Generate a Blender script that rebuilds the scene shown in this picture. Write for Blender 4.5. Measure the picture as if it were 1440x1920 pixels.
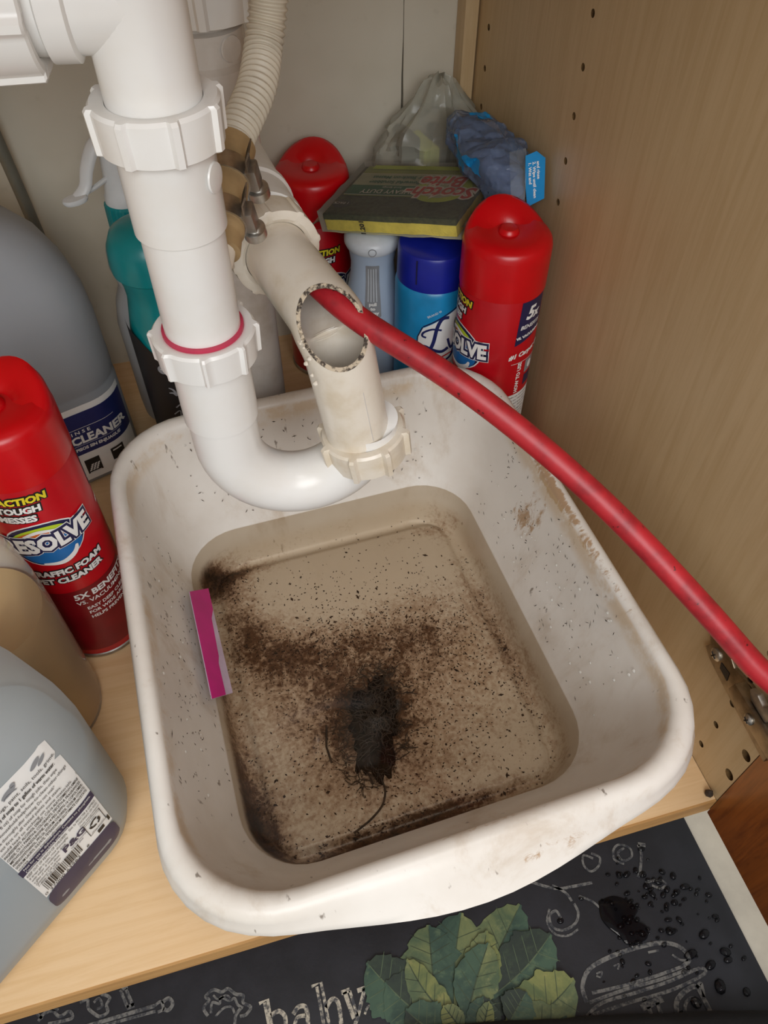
import bpy, bmesh, math, random
from mathutils import Vector, Matrix, noise
from mathutils.bvhtree import BVHTree
random.seed(7)
S = bpy.context.scene
for o in list(bpy.data.objects): bpy.data.objects.remove(o)
C = S.collection
PI = math.pi
# ------------------------------------------------------------------ camera
F_PX, PITCH, ROLL, YAW = 1472.1, .8809, .004, .2746
CAM = Vector((-.28, -.1251, .5558))
cy_, sy_, cp_, sp_ = math.cos(YAW), math.sin(YAW), math.cos(PITCH), math.sin(PITCH)
FW = Vector((sy_*cp_, cy_*cp_, -sp_)); RT = Vector((cy_, -sy_, 0)); UP = RT.cross(FW)
RT, UP = RT*math.cos(ROLL)+UP*math.sin(ROLL), UP*math.cos(ROLL)-RT*math.sin(ROLL)
cd = bpy.data.cameras.new('camera'); cam = bpy.data.objects.new('camera', cd); C.objects.link(cam)
cam.matrix_world = Matrix(((RT.x, UP.x, -FW.x, CAM.x), (RT.y, UP.y, -FW.y, CAM.y), (RT.z, UP.z, -FW.z, CAM.z), (0, 0, 0, 1)))
cd.sensor_fit = 'VERTICAL'; cd.sensor_height = 24; cd.lens = F_PX/1920*24; cd.clip_start = .01
S.camera = cam
def ray(px, py): return FW + RT*((px-720)/F_PX) - UP*((py-960)/F_PX)
def onz(px, py, z): d = ray(px, py); return CAM + d*((z-CAM.z)/d.z)
# ------------------------------------------------------------------ light
W = bpy.data.worlds.new('kitchen_light'); S.world = W; W.use_nodes = True
W.node_tree.nodes['Background'].inputs[0].default_value = (1, .985, .96, 1)
W.node_tree.nodes['Background'].inputs[1].default_value = .40
def area(name, loc, target, sx, sy, power, col):
    l = bpy.data.lights.new(name, 'AREA'); l.shape = 'RECTANGLE'; l.size = sx; l.size_y = sy; l.energy = power; l.color = col
    o = bpy.data.objects.new(name, l); C.objects.link(o); o.location = loc
    o.rotation_euler = (Vector(target)-Vector(loc)).to_track_quat('-Z', 'Y').to_euler()
    return o
area('kitchen_window', (-.45, -1.5, 1.35), (-.25, .05, .05), 1.3, 1.0, 28, (.97, .985, 1))
area('kitchen_ceiling_lamp', (-.1, -.6, 2.0), (-.2, .0, 0),   .7, .7, 12, (1, .97, .93))
vs = S.view_settings; vs.view_transform = 'Standard'; vs.look = 'None'; vs.gamma = 1; vs.use_curve_mapping = False
vs.exposure = 0.0
# ------------------------------------------------------------------ materials
def srgb(r, g, b):
    f = lambda c: (c/255/12.92) if c/255 <= .04045 else ((c/255+.055)/1.055)**2.4
    return (f(r), f(g), f(b), 1)
class NT:
    def __init__(s, name, rough=.5, metal=0, spec=.5):
        s.m = bpy.data.materials.new(name); s.m.use_nodes = True; s.t = s.m.node_tree; s.n = s.t.nodes; s.l = s.t.links
        s.b = s.n['Principled BSDF']; s.out = s.n['Material Output']
        s.b.inputs['Roughness'].default_value = rough; s.b.inputs['Metallic'].default_value = metal
        s.b.inputs['Specular IOR Level'].default_value = spec
        s.tc = s.n.new('ShaderNodeTexCoord').outputs['Object']
    def put(s, sock, v):
        if hasattr(v, 'is_linked') or hasattr(v, 'links'): s.l.new(v, sock)
        else: sock.default_value = v
    def math(s, op, a, b=None, c=None, clamp=False):
        n = s.n.new('ShaderNodeMath'); n.operation = op; n.use_clamp = clamp
        for i, v in enumerate((a, b, c)):
            if v is not None: s.put(n.inputs[i], v)
        return n.outputs[0]
    def map(s, scale=(1, 1, 1), rot=(0, 0, 0), loc=(0, 0, 0)):
        n = s.n.new('ShaderNodeMapping'); s.l.new(s.tc, n.inputs[0]); n.inputs['Scale'].default_value = scale
        n.inputs['Rotation'].default_value = rot; n.inputs['Location'].default_value = loc
        return n.outputs[0]
    def noise(s, scale, detail=4, rough=.55, vec=None, dist=0):
        n = s.n.new('ShaderNodeTexNoise'); s.l.new(vec or s.tc, n.inputs['Vector'])
        n.inputs['Scale'].default_value = scale; n.inputs['Detail'].default_value = detail
        n.inputs['Roughness'].default_value = rough; n.inputs['Distortion'].default_value = dist
        return n.outputs[0]
    def voro(s, scale, vec=None):
        n = s.n.new('ShaderNodeTexVoronoi'); s.l.new(vec or s.tc, n.inputs['Vector']); n.inputs['Scale'].default_value = scale
        return n.outputs[0]
    def rng(s, v, a, b, c=0, d=1):
        n = s.n.new('ShaderNodeMapRange'); n.interpolation_type = 'SMOOTHSTEP'; s.put(n.inputs[0], v)
        for i, q in enumerate((a, b, c, d)): n.inputs[i+1].default_value = q
        return n.outputs[0]
    def mix(s, fac, a, b):
        n = s.n.new('ShaderNodeMix'); n.data_type = 'RGBA'
        s.put(n.inputs[0], fac); s.put(n.inputs[6], a); s.put(n.inputs[7], b); return n.outputs[2]
    def xyz(s):
        n = s.n.new('ShaderNodeSeparateXYZ'); s.l.new(s.tc, n.inputs[0]); return n.outputs
    def blob(s, xy, cx, cy, rx, ry, amp=1, ang=0):
        x = s.math('SUBTRACT', xy[0], cx); y = s.math('SUBTRACT', xy[1], cy)
        if ang:
            c, q = math.cos(ang), math.sin(ang)
            x, y = s.math('ADD', s.math('MULTIPLY', x, c), s.math('MULTIPLY', y, q)), s.math('SUBTRACT', s.math('MULTIPLY', y, c), s.math('MULTIPLY', x, q))
        x = s.math('DIVIDE', x, rx); y = s.math('DIVIDE', y, ry)
        d = s.math('ADD', s.math('MULTIPLY', x, x), s.math('MULTIPLY', y, y))
        return s.math('MULTIPLY', s.math('EXPONENT', s.math('MULTIPLY', d, -1)), amp)
    def color(s, v): s.put(s.b.inputs['Base Color'], v)
    def bump(s, h, strength=.2, dist=.002):
        n = s.n.new('ShaderNodeBump'); n.inputs['Strength'].default_value = strength; n.inputs['Distance'].default_value = dist
        s.l.new(h, n.inputs['Height']); s.l.new(n.outputs[0], s.b.inputs['Normal'])
    def sheer(s, alpha, tint=(1, 1, 1, 1)):          # part clear, part solid: thin plastic
        t = s.n.new('ShaderNodeBsdfTransparent'); t.inputs[0].default_value = tint
        x = s.n.new('ShaderNodeMixShader'); s.put(x.inputs[0], alpha)
        s.l.new(t.outputs[0], x.inputs[1]); s.l.new(s.b.outputs[0], x.inputs[2]); s.l.new(x.outputs[0], s.out.inputs[0])
def plain(name, rgb, rough=.45, metal=0, var=.08, scale=40, bump=0, spec=.5, coat=0):
    m = NT(name, rough, metal, spec); c = srgb(*rgb); d = tuple(x*(1-var*2.2) for x in c[:3])+(1,)
    m.color(m.mix(m.rng(m.noise(scale, 4), .35, .7), c, d))
    if bump: m.bump(m.noise(scale*6, 3), bump, .001)
    if coat: m.b.inputs['Coat Weight'].default_value = coat; m.b.inputs['Coat Roughness'].default_value = .12
    return m.m
def sheer(name, rgb, alpha, rough=.2, tint=(255, 255, 255), fres=True):
    m = NT(name, rough); m.color(srgb(*rgb)); a = alpha
    if fres:
        n = m.n.new('ShaderNodeLayerWeight'); n.inputs[0].default_value = .25
        a = m.math('ADD', m.math('MULTIPLY', n.outputs[0], .9*(1-alpha)), alpha, clamp=True)
    m.sheer(a, srgb(*tint)); return m.m
def milky(name, rgb, clear=.3, transl=.5, rough=.35):   # hazy polyethylene: diffuse + translucent + some see-through
    m = NT(name, rough); m.color(srgb(*rgb))
    tr = m.n.new('ShaderNodeBsdfTranslucent'); tr.inputs[0].default_value = srgb(*rgb)
    x = m.n.new('ShaderNodeMixShader'); x.inputs[0].default_value = transl
    m.l.new(m.b.outputs[0], x.inputs[1]); m.l.new(tr.outputs[0], x.inputs[2])
    t = m.n.new('ShaderNodeBsdfTransparent')
    y = m.n.new('ShaderNodeMixShader'); y.inputs[0].default_value = clear
    m.l.new(x.outputs[0], y.inputs[1]); m.l.new(t.outputs[0], y.inputs[2]); m.l.new(y.outputs[0], m.out.inputs[0])
    return m.m
def pvc(name, base, stain, amt):
    m = NT(name, .27); n1 = m.noise(28, 5, .6); n2 = m.noise(160, 4, .6)
    c = m.mix(m.math('MULTIPLY', m.rng(n1, .42, .75), amt), srgb(*base), srgb(*stain))
    c = m.mix(m.math('MULTIPLY', m.rng(n2, .70, .80), amt*amt), c, srgb(150, 128, 98))
    m.color(c); m.bump(m.noise(90, 3), .05, .001); return m.m
M = {}
M['pvc'] = pvc('white_pvc', (236, 235, 232), (228, 222, 211), .35)
M['pvc_old'] = pvc('yellowed_pvc', (231, 223, 209), (206, 189, 160), .75)
M['pvc_grey'] = pvc('dusty_pvc', (214, 209, 203), (186, 178, 166), .8)
M['grime'] = plain('brown_grime', (62, 48, 36), .8, var=.3, scale=300)
M['washer'] = plain('pink_seal', (200, 60, 90), .5)
M['steel'] = plain('worn_steel', (222, 220, 215), .36, 1, .15, 120)
M['steel_dark'] = plain('tarnished_steel', (186, 181, 174), .45, 1, .2, 90)
M['nickel'] = plain('scuffed_nickel', (158, 146, 128), .36, 1, .18, 120)
M['rubber'] = plain('tan_rubber', (176, 148, 106), .6, var=.12, scale=60)
M['corr'] = plain('ivory_corrugated_plastic', (216, 208, 190), .45, var=.06)
M['red_cap'] = plain('red_plastic_cap', (200, 2, 16), .3, var=.05, bump=.02)
M['red_can'] = plain('red_printed_metal', (186, 6, 24), .28, var=.06)
M['maroon'] = plain('dark_red_print', (128, 10, 24), .3)
M['navy'] = plain('navy_print', (34, 42, 100), .4)
M['navy_dark'] = plain('dark_navy_print', (34, 34, 76), .4)
M['white'] = plain('white_print', (240, 239, 236), .45, var=.03)
M['black'] = plain('black_print', (26, 25, 27), .5)
M['grey_print'] = plain('grey_print', (146, 148, 152), .5)
M['yellow'] = plain('yellow_print', (240, 220, 50), .45)
M['blue_print'] = plain('blue_print', (28, 110, 180), .4)
M['lime_print'] = plain('lime_print', (192, 216, 50), .4)
M['orange_print'] = plain('orange_print', (222, 110, 40), .4)
M['royal'] = plain('royal_blue_plastic', (22, 36, 150), .32)
M['sky'] = plain('bright_blue_printed_metal', (30, 140, 196), .3)
M['lb'] = milky('pale_blue_hazy_plastic', (196, 213, 234), .04, .2)
M['lbcap'] = plain('pale_cap_plastic', (206, 212, 218), .35)
M['teal'] = plain('teal_plastic', (6, 128, 132), .3, var=.05)
M['spray_white'] = plain('white_sprayer_plastic', (214, 216, 216), .4, var=.04)
M['hazy_white'] = milky('hazy_white_plastic', (205, 208, 210), .2, .3)
M['jug_grey'] = milky('grey_hazy_jug', (182, 186, 192), .15, .3)
M['jug_blue'] = milky('clear_hazy_jug', (216, 222, 224), .3, .4)
M['blue_liquid'] = plain('blue_soap_liquid', (136, 158, 172), .2, var=.03)
M['tan_liquid'] = plain('tan_liquid', (220, 184, 126), .3, var=.05, scale=18)
M['clear'] = sheer('clear_plastic', (225, 222, 215), .08, .1)
M['film'] = sheer('clear_film', (225, 225, 215), .02, .12)
M['bag_film'] = sheer('cloudy_bag_film', (200, 198, 182), .40, .18)
M['blue_film'] = sheer('blue_film', (128, 146, 176), .36, .16)
M['blue_card'] = plain('bright_blue_card', (20, 140, 205), .35)
M['sp_yellow'] = plain('yellow_sponge', (242, 222, 96), .95, var=.06, scale=160, bump=.8)
M['sp_lime'] = plain('lime_sponge', (206, 212, 92), .95, var=.06, scale=150, bump=.7)
M['scrub'] = plain('dark_green_scrub_pad', (84, 86, 56), .95, var=.2, scale=300, bump=.9)
M['scrub_black'] = plain('black_scrub_pad', (36, 38, 30), .95, var=.4, scale=300, bump=.9)
M['olive'] = plain('olive_print', (150, 162, 62), .35)
M['mint'] = plain('pale_grey_green_print', (186, 194, 168), .35)
M['green'] = plain('dark_green_print', (14, 110, 74), .35)
M['red_print'] = plain('brick_red_print', (214, 44, 40), .35)
M['pink'] = plain('magenta_card', (196, 0, 122), .4, var=.08, scale=30)
M['lilac'] = plain('lilac_card', (196, 176, 196), .5)
M['cable'] = plain('grey_tubing', (118, 116, 104), .5)
M['hole'] = plain('bare_particle_board', (120, 90, 50), .9, var=.3, scale=200)
M['cloth'] = plain('black_fabric', (20, 19, 19), .95, bump=.4)
M['drop'] = sheer('water_drop', (12, 12, 16), .35, .03)
M['clearbead'] = sheer('clear_droplet', (240, 238, 232), .25, .04)
def hose_mat():
    m = NT('red_rubber_hose', .42); z = m.noise(60, 5, .6)
    c = m.mix(m.rng(z, .4, .75), srgb(176, 32, 42), srgb(138, 24, 34))
    c = m.mix(m.rng(m.noise(240, 3), .68, .73), c, srgb(74, 20, 22))
    m.color(c); m.bump(m.noise(220, 3), .1, .001); return m.m
M['hose'] = hose_mat()
def wood(name, a, b, axis, rough=.45):
    m = NT(name, rough); sc = [34, 34, 34]; sc[axis] = 2.0
    g = m.noise(4.5, 7, .68, m.map(tuple(sc)), .6); f = m.noise(7, 4, .7, m.map(tuple(q*4 for q in sc)))
    c = m.mix(m.rng(g, .35, .7), srgb(*a), srgb(*b))
    c = m.mix(m.math('MULTIPLY', m.rng(f, .62, .8), .25), c, srgb(*[q*.8 for q in b]))
    m.color(c); m.bump(f, .04, .001); return m.m
M['maple'] = wood('maple_laminate', (230, 196, 152), (221, 184, 136), 0, .42)
M['maple_side'] = wood('maple_side_panel', (204, 178, 138), (194, 166, 124), 2, .45)
M['edge'] = wood('board_edge', (192, 148, 92), (170, 126, 74), 0, .6)
M['door'] = wood('brown_stained_wood', (166, 94, 34), (126, 66, 20), 2, .35)
def wallmat():
    m = NT('off_white_back_panel', .5); n = m.noise(4, 4, .6); k = m.noise(60, 4)
    c = m.mix(m.rng(n, .35, .75), srgb(214, 208, 192), srgb(196, 188, 168))
    c = m.mix(m.math('MULTIPLY', m.rng(k, .62, .8), .2), c, srgb(150, 140, 118)); m.color(c); return m.m
M['wall'] = wallmat()
def tile():
    m = NT('grey_floor_tile', .35); n = m.noise(16, 5, .6)
    m.color(m.mix(m.rng(n, .35, .7), srgb(222, 214, 196), srgb(196, 188, 172))); return m.m
M['tile'] = tile()
def matmat():
    m = NT('charcoal_mat_face', .55); n = m.noise(30, 5, .6)
    m.color(m.mix(m.rng(n, .35, .7), srgb(31, 32, 37), srgb(40, 41, 47))); m.bump(m.noise(300, 2), .08, .001); return m.m
M['mat'] = matmat()
M['chalk'] = (lambda m: (m.color(m.mix(m.rng(m.noise(260, 4, .7), .38, .6), srgb(62, 62, 66), srgb(176, 168, 152))), m.m)[1])(NT('chalk_print', .8))
M['chalk_dim'] = (lambda m: (m.color(m.mix(m.rng(m.noise(260, 4, .7), .36, .62), srgb(48, 49, 54), srgb(112, 110, 106))), m.m)[1])(NT('faded_chalk_print', .8))
def leafmat(name, a, b, c):
    m = NT(name, .6); n = m.noise(38, 5, .65, None, .6); k = m.noise(110, 4, .7)
    q = m.mix(m.rng(n, .36, .66), srgb(*a), srgb(*b)); q = m.mix(m.math('MULTIPLY', m.rng(k, .52, .72), .6), q, srgb(*c)); m.color(q); return m.m
M['leaf_a'] = leafmat('sage_leaf_print', (104, 112, 70), (66, 84, 58), (128, 132, 86))
M['leaf_b'] = leafmat('blue_green_leaf_print', (58, 82, 64), (36, 60, 50), (88, 106, 76))
M['leaf_c'] = leafmat('yellow_green_leaf_print', (118, 122, 68), (80, 94, 56), (140, 136, 80))
M['leaf_d'] = leafmat('shaded_leaf_print', (40, 54, 42), (28, 40, 34), (56, 70, 50))
M['vein'] = plain('leaf_vein_print', (58, 72, 48), .6, var=.2)
M['vein_l'] = plain('pale_vein_print', (84, 100, 72), .6, var=.2)
# ------------------------------------------------------------------ mesh helpers
class MB:
    def __init__(s): s.v = []; s.f = []
    def add(s, vs, fs):
        n = len(s.v); s.v += [tuple(v) for v in vs]; s.f += [tuple(i+n for i in f) for f in fs]; return s
    def rings(s, rings, cap0=True, cap1=True, closed=True):
        n = len(rings[0]); vs = [p for r in rings for p in r]; fs = []
        for i in range(len(rings)-1):
            for j in range(n if closed else n-1):
                a, b = i*n+j, i*n+(j+1) % n
                fs.append((a, b, b+n, a+n))
        if cap0: fs.append(tuple(range(n-1, -1, -1)))
        if cap1: fs.append(tuple((len(rings)-1)*n+j for j in range(n)))
        return s.add(vs, fs)
    def lathe(s, prof, seg=40, c=(0, 0, 0), axis=(0, 0, 1), cap0=True, cap1=True, mod=None, sx=1, sy=1):
        q = Vector((0, 0, 1)).rotation_difference(Vector(axis)).to_matrix(); c = Vector(c); rr = []
        for r, z in prof:
            ring = []
            for k in range(seg):
                a = 2*PI*k/seg; rad = r*(mod(a, r, z) if mod else 1)
                ring.append(c+q @ Vector((rad*math.cos(a)*sx, rad*math.sin(a)*sy, z)))
            rr.append(ring)
        return s.rings(rr, cap0, cap1)
    def tube(s, path, r, seg=16, cap=True, radii=None, flat=1.0):
        P = [Vector(p) for p in path]; T = []
        for i in range(len(P)):
            a = P[max(i-1, 0)]; b = P[min(i+1, len(P)-1)]; T.append((b-a).normalized())
        n = T[0].orthogonal().normalized(); rr = []
        for i, p in enumerate(P):
            n = (n-T[i]*n.dot(T[i])).normalized(); b = T[i].cross(n); R_ = radii[i] if radii else r
            rr.append([p+n*(R_*math.cos(2*PI*k/seg))+b*(R_*flat*math.sin(2*PI*k/seg)) for k in range(seg)])
        return s.rings(rr, cap, cap)
    def box(s, x0, x1, y0, y1, z0, z1, mat=None):
        vs = [Vector((x, y, z)) for z in (z0, z1) for x, y in ((x0, y0), (x1, y0), (x1, y1), (x0, y1))]
        if mat is not None: vs = [mat @ v for v in vs]
        return s.add(vs, [(3, 2, 1, 0), (4, 5, 6, 7), (0, 1, 5, 4), (1, 2, 6, 5), (2, 3, 7, 6), (3, 0, 4, 7)])
    def prism(s, poly, z0, z1, mat=None):
        n = len(poly); vs = [Vector((x, y, z0)) for x, y in poly]+[Vector((x, y, z1)) for x, y in poly]
        if mat is not None: vs = [mat @ v for v in vs]
        return s.add(vs, [tuple(range(n-1, -1, -1)), tuple(range(n, 2*n))]+[(i, (i+1) % n, n+(i+1) % n, n+i) for i in range(n)])
OFF = {}
def build(name, mb, mat, parent=None, angle=38, bevel=0, label=None, off=None, smooth=True, keep=False):
    me = bpy.data.meshes.new(name)
    if off is None: off = OFF.get(parent.name, Vector()) if parent else Vector()
    me.from_pydata([tuple(Vector(v)-off) for v in mb.v], [], mb.f)
    bm = bmesh.new(); bm.from_mesh(me)
    if not keep: bmesh.ops.recalc_face_normals(bm, faces=bm.faces[:])
    if bevel: bmesh.ops.bevel(bm, geom=[e for e in bm.edges if len(e.link_faces) == 2 and e.calc_face_angle(0) > .6], offset=bevel, segments=2, profile=.6, affect='EDGES')
    bm.to_mesh(me); bm.free()
    me.polygons.foreach_set('use_smooth', [smooth]*len(me.polygons))
    if smooth: me.set_sharp_from_angle(angle=math.radians(angle))
    for m in (mat if isinstance(mat, list) else [mat]): me.materials.append(m)
    o = bpy.data.objects.new(name, me); C.objects.link(o)
    if parent: o.parent = parent; OFF[o.name] = off
    if label: o['label'] = label
    return o
def thing(name, label, cat, loc=(0, 0, 0), rz=0, group=None, world=False):
    o = bpy.data.objects.new(name, None); C.objects.link(o); o.location = loc; o.rotation_euler = (0, 0, rz); o.empty_display_size = .02
    o['label'] = label; o['category'] = cat
    if group: o['group'] = group
    OFF[o.name] = Vector(loc) if world else Vector()
    return o
def tag(o, label, cat, group=None, kind=None):
    o['label'] = label; o['category'] = cat
    if group: o['group'] = group
    if kind: o['kind'] = kind
    return o
def structure(name, mb, mat, parent=None, **k):
    o = build(name, mb, mat, parent, **k)
    if not parent: o['kind'] = 'structure'
    return o
def spline(pts, n=8):
    P = [Vector(p) for p in pts]; out = []
    for i in range(len(P)-1):
        a, b, c, d = P[max(i-1, 0)], P[i], P[i+1], P[min(i+2, len(P)-1)]
        for k in range(n):
            t = k/n; out.append(.5*((2*b)+(c-a)*t+(2*a-5*b+4*c-d)*t*t+(3*b-a-3*c+d)*t**3))
    out.append(P[-1]); return out
def rrect(hx, hy, r, z, cx=0, cy=0, nc=8, ns=8, fn=None):
    pts = []; r = min(r, hx*.999, hy*.999)
    cs = ((hx-r, hy-r, 0), (-(hx-r), hy-r, PI/2), (-(hx-r), -(hy-r), PI), (hx-r, -(hy-r), 1.5*PI))
    for i, (x, y, a0) in enumerate(cs):
        for k in range(nc+1):
            a = a0+PI/2*k/nc; pts.append((x+r*math.cos(a), y+r*math.sin(a)))
        nx, ny, na = cs[(i+1) % 4]; p = pts[-1]; q = (nx+r*math.cos(na), ny+r*math.sin(na))
        for k in range(1, ns): pts.append((p[0]+(q[0]-p[0])*k/ns, p[1]+(q[1]-p[1])*k/ns))
    out = []
    for x, y in pts:
        dz = 0
        if fn: x, y, dz = fn(x, y)
        out.append(Vector((cx+x, cy+y, z+dz)))
    return out
# ---- flat print: 2-D shapes wrapped on a surface
def txt(s, size, u=0, v=0, bold=0, shear=0, align='CENTER', rot=0, sx=1.0):
    cu = bpy.data.curves.new('t', 'FONT'); cu.body = s; cu.size = size; cu.offset = bold; cu.shear = shear
    cu.align_x = align; cu.align_y = 'CENTER'; cu.resolution_u = 2; cu.dimensions = '2D'; cu.fill_mode = 'FRONT'
    o = bpy.data.objects.new('t', cu); me = o.to_mesh()
    c, q = math.cos(rot), math.sin(rot)
    vs = [(u+c*p.co.x*sx-q*p.co.y, v+q*p.co.x*sx+c*p.co.y) for p in me.vertices]; fs = [tuple(p.vertices) for p in me.polygons]
    o.to_mesh_clear(); bpy.data.objects.remove(o); bpy.data.curves.remove(cu)
    return vs, fs
def poly(pts): return [tuple(p) for p in pts], [tuple(range(len(pts)))]
def rect(u0, u1, v0, v1): return poly([(u0, v0), (u1, v0), (u1, v1), (u0, v1)])
def ell(cx, cy, rx, ry, rot=0, n=28, a0=0, a1=2*PI):
    c, q = math.cos(rot), math.sin(rot); P = []
    for k in range(n):
        a = a0+(a1-a0)*k/n; x, y = rx*math.cos(a), ry*math.sin(a); P.append((cx+c*x-q*y, cy+q*x+c*y))
    return poly(P)
def stroke(pts, w, n=6, taper=False):
    P = spline([(p[0], p[1], 0) for p in pts], n) if len(pts) > 2 and n > 1 else [Vector((p[0], p[1], 0)) for p in pts]
    L, Rr = [], []
    for i, p in enumerate(P):
        t = (P[min(i+1, len(P)-1)]-P[max(i-1, 0)]); t = t.normalized() if t.length > 0 else Vector((1, 0, 0))
        k = w/2*(.35+.65*math.sin(PI*(i+.5)/len(P)) if taper else 1); L.append((p.x-t.y*k, p.y+t.x*k)); Rr.append((p.x+t.y*k, p.y-t.x*k))
    n = len(P); return L+Rr, [(i, i+1, n+i+1, n+i) for i in range(n-1)]
def roundpoly(pts, r, n=4):
    out = []; N = len(pts)
    for i in range(N):
        p = Vector((*pts[i], 0)); a = (Vector((*pts[i-1], 0))-p); b = (Vector((*pts[(i+1) % N], 0))-p); k = min(r, a.length*.45, b.length*.45)
        A, B = p+a.normalized()*k, p+b.normalized()*k
        for j in range(n+1):
            t = j/n; q = A*(1-t)**2+p*2*t*(1-t)+B*t*t; out.append((q.x, q.y))
    return poly(out)
def decal(name, items, mat, surf, parent, e=.0003, step=.002, label=None, off=None):
    bm = bmesh.new()
    for vs, fs in items:
        bv = [bm.verts.new((x, y, 0)) for x, y in vs]
        for f in fs:
            try: bm.faces.new([bv[i] for i in f])
            except ValueError: pass
    if step and bm.verts:
        bmesh.ops.triangulate(bm, faces=[f for f in bm.faces if len(f.verts) > 4])
        for ax in (0, 1):
            lo = min(v.co[ax] for v in bm.verts); hi = max(v.co[ax] for v in bm.verts); st = step if ax == 0 else step*4
            k = math.floor(lo/st)+1
            while k*st < hi:
                no = Vector((1, 0, 0)) if ax == 0 else Vector((0, 1, 0))
                bmesh.ops.bisect_plane(bm, geom=bm.verts[:]+bm.edges[:]+bm.faces[:], plane_co=no*(k*st), plane_no=no); k += 1
    mb = MB(); bm.verts.index_update()
    mb.add([surf(v.co.x, v.co.y, e) for v in bm.verts], [[v.index for v in f.verts] for f in bm.faces]); bm.free()
    return build(name, mb, mat, parent, off=off if off is not None else Vector(), keep=True)
def cyl(r, a0=-PI/2):
    return lambda u, v, e: Vector(((r+e)*math.cos(a0+u/r), (r+e)*math.sin(a0+u/r), v))
def caster(mb, c, t, n, w=Vector((0, 0, 1)), far=.2):
    bvh = BVHTree.FromPolygons([Vector(v) for v in mb.v], mb.f); c, t, n, w = Vector(c), Vector(t), Vector(n), Vector(w)
    def f(u, v, e):
        o = c+t*u+w*v+n*far; h, no, i, d = bvh.ray_cast(o, -n)
        return (h+n*e) if h is not None else c+t*u+w*v
    return f
def copy_thing(root, loc, rz, label):
    r = root.copy(); C.objects.link(r); r.location = loc; r.rotation_euler = (0, 0, rz); r['label'] = label
    for ch in list(root.children):
        c = ch.copy(); C.objects.link(c); c.parent = r
        for g in list(ch.children):
            d = g.copy(); C.objects.link(d); d.parent = c
    return r
# ================================================================== the cabinet
XL, YB, ZT = -.94, .595, .60
structure('floor', MB().box(XL, -.0004, 0.0012, YB, -.018, 0), M['maple'])
structure('trim_1', MB().box(XL, -.0004, -.0004, .0012, -.0185, -.0002), M['edge'])
fl = MB().box(-2.4, 1.4, -2.4, .7, -.135, -.1035)
structure('floor_kitchen', fl, M['tile'])
# side panel with real drilled holes
wm = build('wall_right', MB().box(0, .018, 0, YB+.02, -.0188, ZT+.05), [M['maple_side'], M['hole']], smooth=False); wm['kind'] = 'structure'
hc = MB(); ZH = .3724
spots = [(Y, ZH-.032*k, .0026) for Y, ks in ((.5528, range(0, 8)), (.3823, range(-3, 12)), (.0339, range(6, 12))) for k in ks]
spots += [(.0055, .066, .0042), (.0055, .034, .0042), (.004, .1335, .0015)]
for y, z, r in spots: hc.lathe([(r, -.004), (r, .009)], 14, (0, y, z), (1, 0, 0))
ho = build('hole_cutter', hc, M['hole'])
bo = wm.modifiers.new('holes', 'BOOLEAN'); bo.object = ho; bo.operation = 'DIFFERENCE'; bo.solver = 'EXACT'
dg = bpy.context.evaluated_depsgraph_get(); nm = bpy.data.meshes.new_from_object(wm.evaluated_get(dg)); wm.modifiers.clear(); wm.data = nm
nm.polygons.foreach_set('use_smooth', [False]*len(nm.polygons))
bpy.data.objects.remove(ho)
# back wall: two panels with a ragged joint, a nailing strip in the corner
def ragged(x, side):
    r = []
    for k in range(41):
        z = -.02+.66*k/40; r.append((x+noise.noise(Vector((z*30, side*.3, 0)))*.0012+side*.0008, z))
    return r
for side in (-1, 1):
    e = ragged(-.0615, side); x1 = XL if side < 0 else .0
    pl = e+[(x1, e[-1][1]), (x1, e[0][1])]
    mb = MB().prism(pl, 0, .012, Matrix(((1, 0, 0, 0), (0, 0, 1, YB), (0, 1, 0, 0), (0, 0, 0, 1))))
    o = structure('wall_back', mb, M['wall'], smooth=False)
structure('wall_behind', MB().box(XL, .018, YB+.0125, YB+.03, -.1, ZT+.05), M['hole'])
structure('trim_2', MB().box(-.0135, -.0014, .5745, YB-.0004, .0005, ZT), M['maple_side'], bevel=.0006)
structure('wall_left', MB().box(XL-.018, XL, 0, YB, -.1, ZT+.05), M['maple_side'])
structure('ceiling', MB().box(XL, 0, .0, YB, ZT, ZT+.02), M['maple'])
structure('wall_front', MB().box(XL, .018, .06, .075, -.1035, -.0192), M['edge'])
# ================================================================== door and hinge
d = thing('cabinet_door', 'open brown stained wooden cabinet door at the lower right, below the steel hinge', 'door', (.004, -.004, -.02), world=True)
build('door_panel', MB().box(-.0006, .0186, -.46, -.0006, -.022, .56), M['door'], d, bevel=.0008)
h = thing('hinge', 'steel cabinet hinge screwed to the right side panel behind the red hose', 'hinge', (0, .03, .1), world=True)
HM = Matrix(((0, 0, 1, 0), (1, 0, 0, 0), (0, 1, 0, 0), (0, 0, 0, 1)))   # poly (y,z) -> plate on the wall, thickness towards -x
def onwall(pts, x0, x1): return MB().prism(pts, x0, x1, HM)
plate = [(-.006, .085), (.03, .089), (.046, .091), (.064, .094), (.071, .098), (.068, .104), (.072, .109), (.07, .118), (.058, .12), (.045, .113), (.03, .118), (-.006, .12)]
build('mounting_plate', onwall(plate, -.003, -.0002), M['nickel'], h, bevel=.0006)
arm = [(-.014, .1045), (.030, .1045), (.036, .108), (.034, .118), (-.014, .119)]
build('hinge_arm', onwall(arm, -.0115, -.003), M['nickel'], h, bevel=.0015)
build('adjusting_slot', onwall([(.044, .0985), (.053, .0995), (.0545, .1045), (.0455, .1055)], -.0034, -.0031), M['black'], h)
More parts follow.
